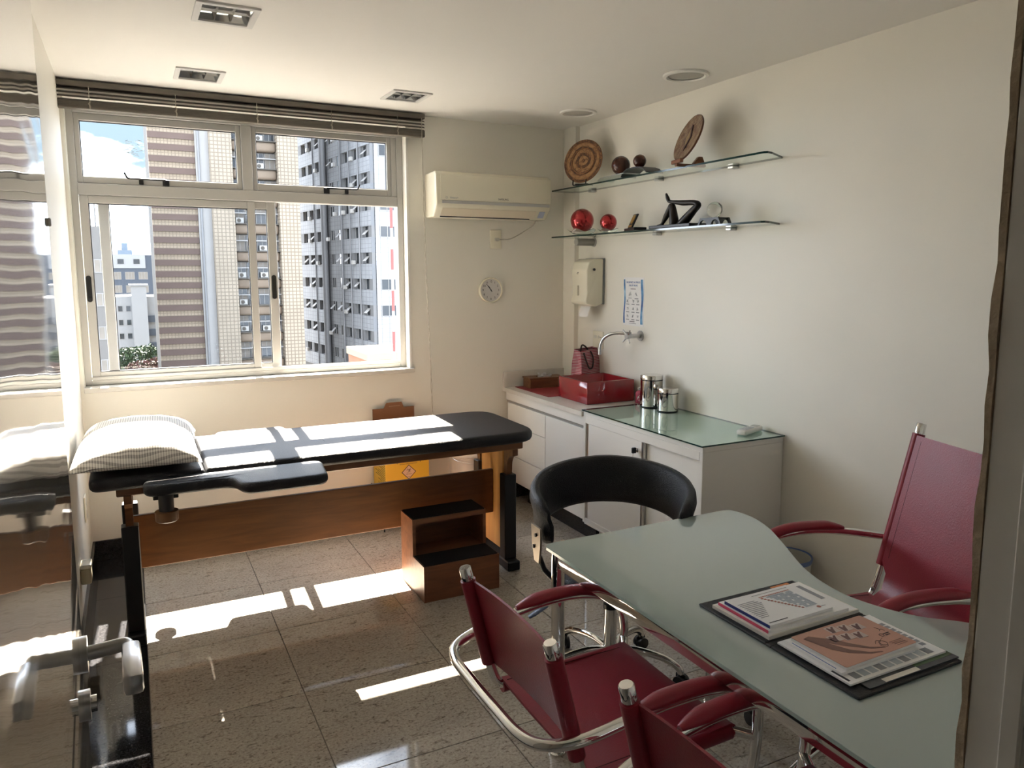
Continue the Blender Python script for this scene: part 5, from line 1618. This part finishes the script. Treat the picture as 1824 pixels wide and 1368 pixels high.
# ------------------------------------------------------------------ open folder and papers on the desk
DZ = .7502
fo = empty('document_folder', (1.551, 1.306, DZ), R(-.4), label='open black leather document folder lying on the desk', cat='folder', s=(1.0, 1.02, 1))
M_folder = mat('black_folder', (0.014, 0.014, 0.014), .5, bump=.3, bscale=300)
M_plasticsleeve = mat('dark_sleeve', (0.04, 0.045, 0.04), .25)
MB().rbox(-.180, .180, .012, .262, .0003, .0070, .003).build('cover', M_folder, fo)
MB().rbox(-.180, .180, -.262, -.006, .0003, .0070, .003).build('cover', M_folder, fo)
MB().rbox(-.180, .180, -.0055, .0115, .0003, .0060, .002).build('spine', M_folder, fo)
z0 = DZ + .0073
def stack(nm, x0, x1, y0, y1, zb, h, mats, label, cat, rz=0.0):
    x0, x1 = [(q - 1.463) * 1.08 + 1.563 for q in (x0, x1)]
    y0, y1 = [(q - 1.285) * 1.03 + 1.308 for q in (y0, y1)]
    cx_, cy_ = (x0 + x1) / 2, (y0 + y1) / 2
    t = empty(nm, (cx_, cy_, zb), rz, label=label, cat=cat)
    MB().box(-(x1 - x0) / 2, (x1 - x0) / 2, -(y1 - y0) / 2, (y1 - y0) / 2, .0002, h, 0).build('pages', mats, t)
    return t, (x1 - x0) / 2, (y1 - y0) / 2
def flat(parent, nm, x0, x1, y0, y1, z, m, th=.0003):
    return MB().box(x0, x1, y0, y1, z, z + th).build(nm, m, parent)
M_pink = mat('pink_edge', (0.62, 0.07, 0.14), .5)
M_navy = mat('navy_edge', (0.02, 0.035, 0.19), .5)
M_cellgrey = mat('cell_grey', (0.42, 0.47, 0.52), .6)
M_brick = mat('brick_ink', (0.42, 0.16, 0.12), .6)
M_creamp = mat('cream_paper', (0.70, 0.68, 0.62), .65)
M_orangep = mat('orange_tab', (0.58, 0.20, 0.06), .5)
# lower stack of papers
t, a, b = stack('paper_stack', 1.300, 1.610, 1.302, 1.505, z0, .010, M_creamp, 'stack of cream papers under the pads on the far leaf of the folder', 'papers', R(.6))
flat(t, 'orange_tab', .060, .130, b - .006, b + .010, .0102, M_orangep)
flat(t, 'top_sheet', -a + .008, a - .004, -b + .004, b - .002, .0102, M_paper)
for i in range(5):
    flat(t, 'punch_mark', -.05 + i * .038, -.045 + i * .038, -b + .012, -b + .016, .0106, M_ink)
t, a, b = stack('pink_edged_pad', 1.310, 1.580, 1.310, 1.492, z0 + .0109, .008, M_paper, 'note pad with a bright pink edge below the calendar sheet', 'note pad', R(-.6))
MB().box(-a - .0015, -a - .0002, -b, b, .0002, .0085).build('pink_spine', M_pink, t)
flat(t, 'text_line', .16 - .02, .20 - .075, -.02, b - .02, .0082, M_grey_ink)
t, a, b = stack('calendar_pad', 1.318, 1.532, 1.318, 1.478, z0 + .0196, .008, M_paper, 'white pad printed with a grey staircase chart and navy edge', 'note pad', R(.6))
MB().box(-a - .0014, -a - .0002, -b, b, .0002, .0083).build('navy_spine', M_navy, t)
for i in range(11):
    ln = .056 - .0042 * abs(i - 2)
    flat(t, 'row_label', -a + .012, -a + .012 + ln * 1.25, b - .036 - i * .0085, b - .0385 - i * .0085, .0082, M_grey_ink)
cells = MB(); red = MB()
for i in range(13):
    for j in range(15):
        x_ = -.012 + j * .0072; y_ = b - .034 - i * .0076
        if j < 2 + (i * .55) or (i + j * 3) % 11 == 0: continue
        cells.box(x_, x_ + .0064, y_ - .0066, y_, .0082, .0085)
for i in range(13):
    x_ = -.018 + i * .0048; y_ = b - .034 - i * .0076
    red.box(x_, x_ + .007, y_ - .0062, y_, .0082, .0086)
for j in range(17):
    red.box(-.018 + j * .0068, -.013 + j * .0068, b - .0305, b - .0265, .0082, .0086)
cells.build('chart_cells', M_cellgrey, t, kind='stuff'); red.build('chart_steps', M_brick, t, kind='stuff')
flat(t, 'header_rule', -.03, a - .012, b - .014, b - .0125, .0082, M_grey_ink)
flat(t, 'footer_text', -a + .01, -a + .075, -b + .010, -b + .013, .0082, M_ink)
MB().lathe([(.006, .0082), (.006, .0086), (.0001, .0087)], 18, (a - .030, -b + .020, 0)).build('seal_mark', M_brick, t)
flat(t, 'footer_text', a - .022, a - .006, -b + .018, -b + .020, .0082, M_grey_ink)
# near leaf
M_photo = mat('dark_photo', (0.05, 0.055, 0.06), .2, var=.6, vscale=30)
M_green = mat('green_photo', (0.05, 0.10, 0.04), .25, var=.5, vscale=40)
t, a, b = stack('photo_card', 1.330, 1.620, 1.035, 1.200, z0, .003, M_photo, 'dark glossy photo card sticking out below the printed form', 'card', R(-.5))
flat(t, 'green_photo', .02, a - .002, -b + .015, -b + .075, .0031, M_green)
flat(t, 'cream_strip', -.10, .02, -b + .002, -b + .016, .0031, M_creamp)
t, a, b = stack('printed_form', 1.300, 1.610, 1.060, 1.272, z0 + .0036, .005, M_paper, 'white printed form with grey blocks under the salmon brochure', 'form', R(-.4))
for i in range(8):
    flat(t, 'grey_block', a - .028, a - .012, b - .060 - i * .0165, b - .048 - i * .0165, .0051, M_grey_ink)
for i in range(10):
    x_ = -a + .030 + i * .028
    flat(t, 'form_column', x_, x_ + .022, -b + .010, -b + .034, .0051, M_cellgrey if i % 3 else M_grey_ink)
flat(t, 'form_logo', -a + .006, -a + .013, -b + .010, -b + .060, .0051, M_ink)
t, a, b = stack('white_booklet', 1.312, 1.545, 1.092, 1.262, z0 + .0090, .006, M_paper, 'white booklet between the printed form and the salmon brochure', 'booklet', R(-1.2))
flat(t, 'blue_rule', -a + .004, -a + .006, -b + .02, b - .02, .0061, M_blue_ink)
M_salmon = mat('salmon_cover', (0.50, 0.27, 0.20), .45)
M_leg = mat('leg_print', (0.20, 0.10, 0.075), .5)
M_pic = mat('picture_print', (0.55, 0.44, 0.40), .5)
M_picd = mat('picture_dark', (0.15, 0.07, 0.065), .5)
t, a, b = stack('salmon_brochure', 1.326, 1.561, 1.099, 1.257, z0 + .0156, .007, [M_paper], 'salmon brochure printed with a pair of legs and six small pictures', 'brochure', R(1.0))
MB().prism(round_poly([(-a - .001, -b - .001), (a + .001, -b - .001), (a + .001, b + .001), (-a - .001, b + .001)], .006, 4), .0072, .0080).build('cover', M_salmon, t)
def print_poly(nm, pts, m, z=.0081):
    MB().prism(pts, z, z + .0003).build(nm, m, t)
print_poly('leg_figure', [(-.108, .060), (-.098, .020), (-.090, -.008), (-.066, -.040), (-.020, -.068), (.012, -.075), (.012, -.071), (-.018, -.060), (-.050, -.030), (-.064, .0), (-.072, .020), (-.052, -.004), (-.036, -.020), (.000, -.052), (.036, -.064), (.036, -.060), (.004, -.044), (-.026, -.006), (-.040, .022), (-.062, .040), (-.086, .064)], M_leg)
for (px, py) in ((-.036, .026), (-.001, .018), (.034, .010), (-.004, .060), (.032, .052), (.068, .042)):
    print_poly('small_picture', [(px - .0165, py - .0150), (px + .0165, py - .0150), (px + .0165, py + .0150), (px - .0165, py + .0150)], M_pic)
    print_poly('small_figure', [(px - .013, py - .012), (px - .003, py - .014), (px + .005, py), (px + .013, py + .011), (px + .007, py + .012), (px - .002, py + .003), (px - .006, py + .012), (px - .011, py + .010)], M_picd, .0085)
MB().tube([(.050 + .010 * math.cos(2 * PI * k / 24), -.046 + .010 * math.sin(2 * PI * k / 24), .0083) for k in range(24)], .0006, 4, closed=True).build('line_drawing', M_ink, t)
MB().tube(smoothpath([(.030, -.040, .0083), (.045, -.030, .0083), (.060, -.046, .0083), (.046, -.062, .0083), (.034, -.050, .0083), (.056, -.034, .0083), (.070, -.028, .0083)], 4), .0005, 4).build('line_drawing', M_ink, t)
MB().tube([(.082 + .006 * math.cos(2 * PI * k / 20), -.018 + .006 * math.sin(2 * PI * k / 20), .0083) for k in range(20)], .0007, 4, closed=True).build('emblem', M_ink, t)
flat(t, 'caption', .091, .112, -.017, -.014, .0081, M_ink); flat(t, 'caption', .091, .108, -.024, -.021, .0081, M_ink)
for i in range(4):
    flat(t, 'caption', .066 + i * .002, .110, -.052 - i * .006, -.050 - i * .006, .0081, M_leg)
MB().tube(smoothpath([(.100, .018, .0083), (.104, .006, .0083), (.098, .000, .0083), (.108, .004, .0083), (.110, -.006, .0083)], 4), .0005, 4).build('signature', M_ink, t)

# ------------------------------------------------------------------ red leather chairs
def sheet(profile, half, th, ny=10, sag=0.0):
    """leather sling: profile [(x,z)] swept across y; half = half width at each profile point"""
    N = len(profile); v = []; f = []
    nr = []
    for i in range(N):
        a = Vector(profile[max(0, i - 1)]); b = Vector(profile[min(N - 1, i + 1)])
        d = (b - a).normalized(); nr.append(Vector((-d.y, d.x)))
    for s in (0, 1):
        for i, (x, z) in enumerate(profile):
            for j in range(ny + 1):
                u = 2 * j / ny - 1
                off = sag * (1 - u * u) - (th if s else 0)
                v.append((x - nr[i].x * off, half[i] * u, z - nr[i].y * off))
    n1 = N * (ny + 1)
    def id_(s, i, j): return s * n1 + i * (ny + 1) + j
    for i in range(N - 1):
        for j in range(ny):
            f.append((id_(0, i, j), id_(0, i, j + 1), id_(0, i + 1, j + 1), id_(0, i + 1, j)))
            f.append((id_(1, i, j), id_(1, i + 1, j), id_(1, i + 1, j + 1), id_(1, i, j + 1)))
    for i in range(N - 1):
        for j in (0, ny):
            q = (id_(0, i, j), id_(0, i + 1, j), id_(1, i + 1, j), id_(1, i, j))
            f.append(q if j == 0 else q[::-1])
    for j in range(ny):
        for i in (0, N - 1):
            q = (id_(0, i, j), id_(1, i, j), id_(1, i, j + 1), id_(0, i, j + 1))
            f.append(q if i == 0 else q[::-1])
    return MB().add(v, f)
def red_chair(name, loc, rz, label, high, group):
    t = empty(name, loc, rz, label=label, cat='chair', group=group, s=1.06)
    hw = .232
    zt = 1.058 if high else .800           # top of the posts
    xt = -.375 if high else -.312
    xb, zb = -.243, .520
    rr = .0135
    def post_x(z): return xb + (xt - xb) * (z - zb) / (zt - zb)
    for s in (-1, 1):
        path = fillet([(xt, s * hw, zt), (xb, s * hw, zb), (-.215, s * hw, .437), (.222, s * hw, .447)], .045, 6)
        MB().tube(path, rr, 14).build('side_tube', M_chrome, t, smooth=50)
        up = Vector((xt - xb, 0, zt - zb)).normalized()
        c0 = Vector((xt, s * hw, zt))
        MB().tube([tuple(c0 - up * .030), tuple(c0 + up * .002), tuple(c0 + up * .005)], [.0165, .0165, .0140], 18).build('post_cap', M_chrome, t, smooth=40)
        # leather sleeve around the post
        za, zz = (.560, zt - .032) if high else (.520, zt - .032)
        MB().tube([(post_x(za), s * hw, za), (post_x(zz), s * hw, zz)], .0205, 16).build('sleeve', M_leather_red, t, smooth=50)
        MB().tube([(-.205, s * hw, .4385), (.205, s * hw, .4465)], .0190, 14).build('seat_sleeve', M_leather_red, t, smooth=50)
    # back
    if high:
        prof = [(-.150, .449), (-.190, .458), (-.222, .490), (-.243, .540)] + [(post_x(z) + .016, z) for z in (.58, .66, .76, .86, .96, zt - .034)]
        half = [.215, .200, .190, .200, .222, .230, .232, .232, .232, .232]
        sheet(prof, half, .006, 12, .010).build('backrest', M_leather_red, t, smooth=60)
    else:
        prof = [(post_x(z) + .012, z) for z in (.520, .60, .69, zt - .032)]
        sheet(prof, [hw] * 4, .006, 12, .014).build('backrest', M_leather_red, t, smooth=60)
    for s in (-1, 1):
        z_a, z_b = (.60, zt - .05) if high else (.53, zt - .045)
        MB().tube([(post_x(z_a) + .0185, s * (hw - .040), z_a), (post_x(z_b) + .0185, s * (hw - .040), z_b)], .0012, 5).build('stitching', M_thread, t)
    # seat
    prof = [(-.205, .455), (-.15, .452), (-.05, .448), (.08, .452), (.17, .460), (.208, .462), (.222, .452), (.220, .436)]
    sheet(prof, [hw + .004] * 8, .007, 12, .008).build('seat', M_leather_red, t, smooth=60)
    for s in (-1, 1):
        MB().tube([(-.195, s * (hw - .016), .4610), (.200, s * (hw - .016), .4660)], .0010, 5).build('stitching', M_thread, t)
    # one tube: front, arm, around the back, arm, front
    w = .285
    zk = 0.0
    half_path = [(.222, w - .012, .455), (.246, w, .495), (.232, w + .006, .550), (.170, w + .010, .598), (.070, w + .010, .622), (-.050, w + .008, .622), (-.160, w + .004, .607), (-.265, w - .006, .590), (-.335, w - .040, .582), (-.362, w - .100, .579), (-.366, .08, .578)]
    if high: half_path = [(x if x > -.2 else x - .0, y, z + .06 * max(0, min(1, (z - .46) / .12))) for x, y, z in half_path]
    if not high:   # the same tube runs on down the front and back along the floor
        half_path = [(-.250, w, .0145), (.060, w, .0145), (.150, w, .0190), (.192, w, .065), (.208, w, .150), (.226, w, .300), (.243, w, .430)] + half_path[1:]
    full = half_path + [(x, -y, z) for x, y, z in half_path[::-1]]
    MB().tube(smoothpath(full, 6), rr, 14).build('arm_tube', M_chrome, t, smooth=50)
    dzp = .060 if high else 0
    for s in (-1, 1):
        pad = smoothpath([(.200, s * (w + .009), .580 + dzp), (.150, s * (w + .010), .618 + dzp), (.070, s * (w + .010), .639 + dzp), (-.050, s * (w + .008), .639 + dzp), (-.130, s * (w + .005), .626 + dzp)], 6)
        n_ = len(pad)
        rad = [.0205 * min(1, .35 + 3.2 * min(i, n_ - 1 - i) / n_) for i in range(n_)]
        MB().tube(pad, rad, 16, flat=(.78, 1.22)).build('arm_pad', M_leather_red, t, smooth=60)
        # connector between arm tube and seat
        MB().tube([(.210, s * (hw - .005), .447), ((.222, s * (w - .014), .456) if high else (.243, s * w, .452))], .0125, 12).build('connector', M_chrome, t, smooth=50)
    if high:
        # swivel star base on castors
        MB().rbox(-.10, .10, -.09, .09, .405, .425, .006).build('seat_plate', M_black_steel, t)
        MB().tube([(0, 0, .09), (0, 0, .300)], .026, 20).build('base_column', M_chrome, t, smooth=40)
        MB().tube([(0, 0, .300), (0, 0, .405)], .016, 16).build('piston', M_chrome, t, smooth=40)
        star_base(t, .335, .35)
    else:
        MB().tube([(-.235, -w + .008, .0145), (-.235, w - .008, .0145)], rr * .9, 12).build('cross_tube', M_chrome, t, smooth=50)
        MB().tube([(.05, -hw + .012, .430), (.05, hw - .012, .430)], .010, 12).build('seat_brace', M_chrome, t, smooth=50)
    return t
def star_base(t, rad, a0):
    cast = MB()
    for s in (-1, 1):
        cast.tube([(s * .006, 0, .0255), (s * .022, 0, .0255)], .025, 20)
    cast_me = cast.mesh('castor', M_blackpl, 40)
    hood_me = MB().rbox(-.005, .005, -.020, .024, .020, .056, .004).mesh('castor_fork', M_blackpl)
    for k in range(5):
        a = a0 + 2 * PI * k / 5
        c, s = math.cos(a), math.sin(a)
        pts = smoothpath([(.018 * c, .018 * s, .118), (.10 * c, .10 * s, .128), (.21 * c, .21 * s, .112), ((rad - .015) * c, (rad - .015) * s, .082), (rad * c, rad * s, .056)], 5)
        MB().tube(pts, .0145, 14).build('base_arm', M_chrome, t, smooth=50)
        w_ = inst('castor', cast_me, t, (rad * c, rad * s, 0), (0, 0, a + 1.1))
        inst('castor_fork', hood_me, w_, (0, 0, .0))
red_chair('leather_chair', (1.130, 1.655, 0), 0.0, 'red leather chair with chrome arms in the middle of the desk side', False, 'red leather visitor chairs')
red_chair('leather_chair', (1.182, 0.940, 0), 0.0, 'red leather chair nearest the camera, cut by the bottom edge', False, 'red leather visitor chairs')
red_chair('high_back_chair', (2.125, 1.625, 0), R(180 - 14.5), 'high-backed red leather armchair against the right wall behind the desk', True, None)

# ------------------------------------------------------------------ black swivel chair
bc = empty('swivel_chair', (1.692, 2.480, 0), R(-122), label='black horseshoe-backed swivel chair at the end of the desk', cat='chair', s=1.035)
# local +x is forward
Rr = .285
rings = []
N = 44
for i in range(N + 1):
    u = i / N
    ang_ = R(54) + (2 * PI - 2 * R(54)) * u
    k = abs(2 * u - 1)                       # 0 at the back, 1 at the two ends
    rad = Rr * (1.0 - .02 * k)
    ztop_ = .838 - .075 * k ** 1.6
    h = .195 - .020 * k
    th = .024 + .008 * (1 - k)
    end = min(1.0, (1 - k) * 9 + .35)
    th *= end
    h2 = h * (.55 + .45 * end)
    cx_, cy_ = rad * math.cos(ang_), rad * math.sin(ang_)
    er = Vector((math.cos(ang_), math.sin(ang_), 0))
    sec = []
    for q in range(14):
        a = 2 * PI * q / 14
        ca, sa = math.cos(a), math.sin(a)
        ca = math.copysign(abs(ca) ** .6, ca); sa = math.copysign(abs(sa) ** .75, sa)
        zz = ztop_ - h / 2 + sa * h2 / 2
        lean = .10 * (zz - (ztop_ - h)) * (1 - .6 * k)
        p = Vector((cx_, cy_, zz)) + er * (ca * th + lean + (.012 if sa > .5 else 0))
        sec.append(tuple(p))
    rings.append(sec)
MB().rings(rings).build('backrest', M_leather_black, bc, smooth=60)
M_brkt = mat('bracket_bronze', (0.30, 0.25, 0.19), .35, metal=.6)
for s in (-1, 1):
    a = s * R(62)
    c, sn = math.cos(a), math.sin(a)
    base = Vector((Rr * c, Rr * sn, 0)); tg = Vector((-sn, c, 0)) * s; er = Vector((c, sn, 0))
    Mx = Matrix(((tg.x, er.x, 0, base.x), (tg.y, er.y, 0, base.y), (0, 0, 1, 0), (0, 0, 0, 1)))
    MB().prism([(-.035, .672), (.048, .672), (.040, .60), (.018, .535), (-.022, .535), (-.034, .60)], .034, .042, axis='y').xf(Mx).build('side_bracket', M_brkt, bc)
    MB().tube([(.0, .042, .640), (.0, .048, .640)], .007, 14).xf(Mx).build('bolt', M_blackpl, bc, smooth=40)
    MB().tube([(.02, .042, .590), (.02, .048, .590)], .007, 14).xf(Mx).build('bolt', M_blackpl, bc, smooth=40)
    MB().tube([(0, .030, .555), (0, .010, .500), (0, -.060, .418), (0, -.14, .402)], .011, 10).xf(Mx).build('bracket_arm', M_black_steel, bc, smooth=60)
cushion(round_poly([(-.20, -.215), (.215, -.215), (.215, .215), (-.20, .215)], .12), .412, .475, .028, crown=.010).build('seat', M_leather_black, bc, smooth=60)
MB().rbox(-.11, .11, -.09, .09, .385, .411, .006).build('mechanism', M_black_steel, bc)
MB().tube([(0, 0, .300), (0, 0, .385)], .0140, 16).build('piston', M_chrome, bc, smooth=40)
MB().lathe([(.0145, .292), (.029, .292), (.029, .310), (.0145, .312)], 20, cap=False).build('collar', M_blackpl, bc, smooth=40)
MB().tube([(0, 0, .085), (0, 0, .292)], .0265, 20).build('base_column', M_chrome, bc, smooth=40)
M_lever = mat('blue_grey_lever', (0.10, 0.13, 0.22), .4)
MB().tube([(.06, -.07, .395), (.13, -.20, .385), (.15, -.25, .360)], .0065, 10).build('lever_rod', M_chrome, bc, smooth=50)
MB().tube([(.15, -.245, .362), (.165, -.29, .335), (.172, -.315, .320)], [.010, .013, .009], 12, flat=(.6, 1.2)).build('lever_paddle', M_lever, bc, smooth=50)
star_base(bc, .285, .1)
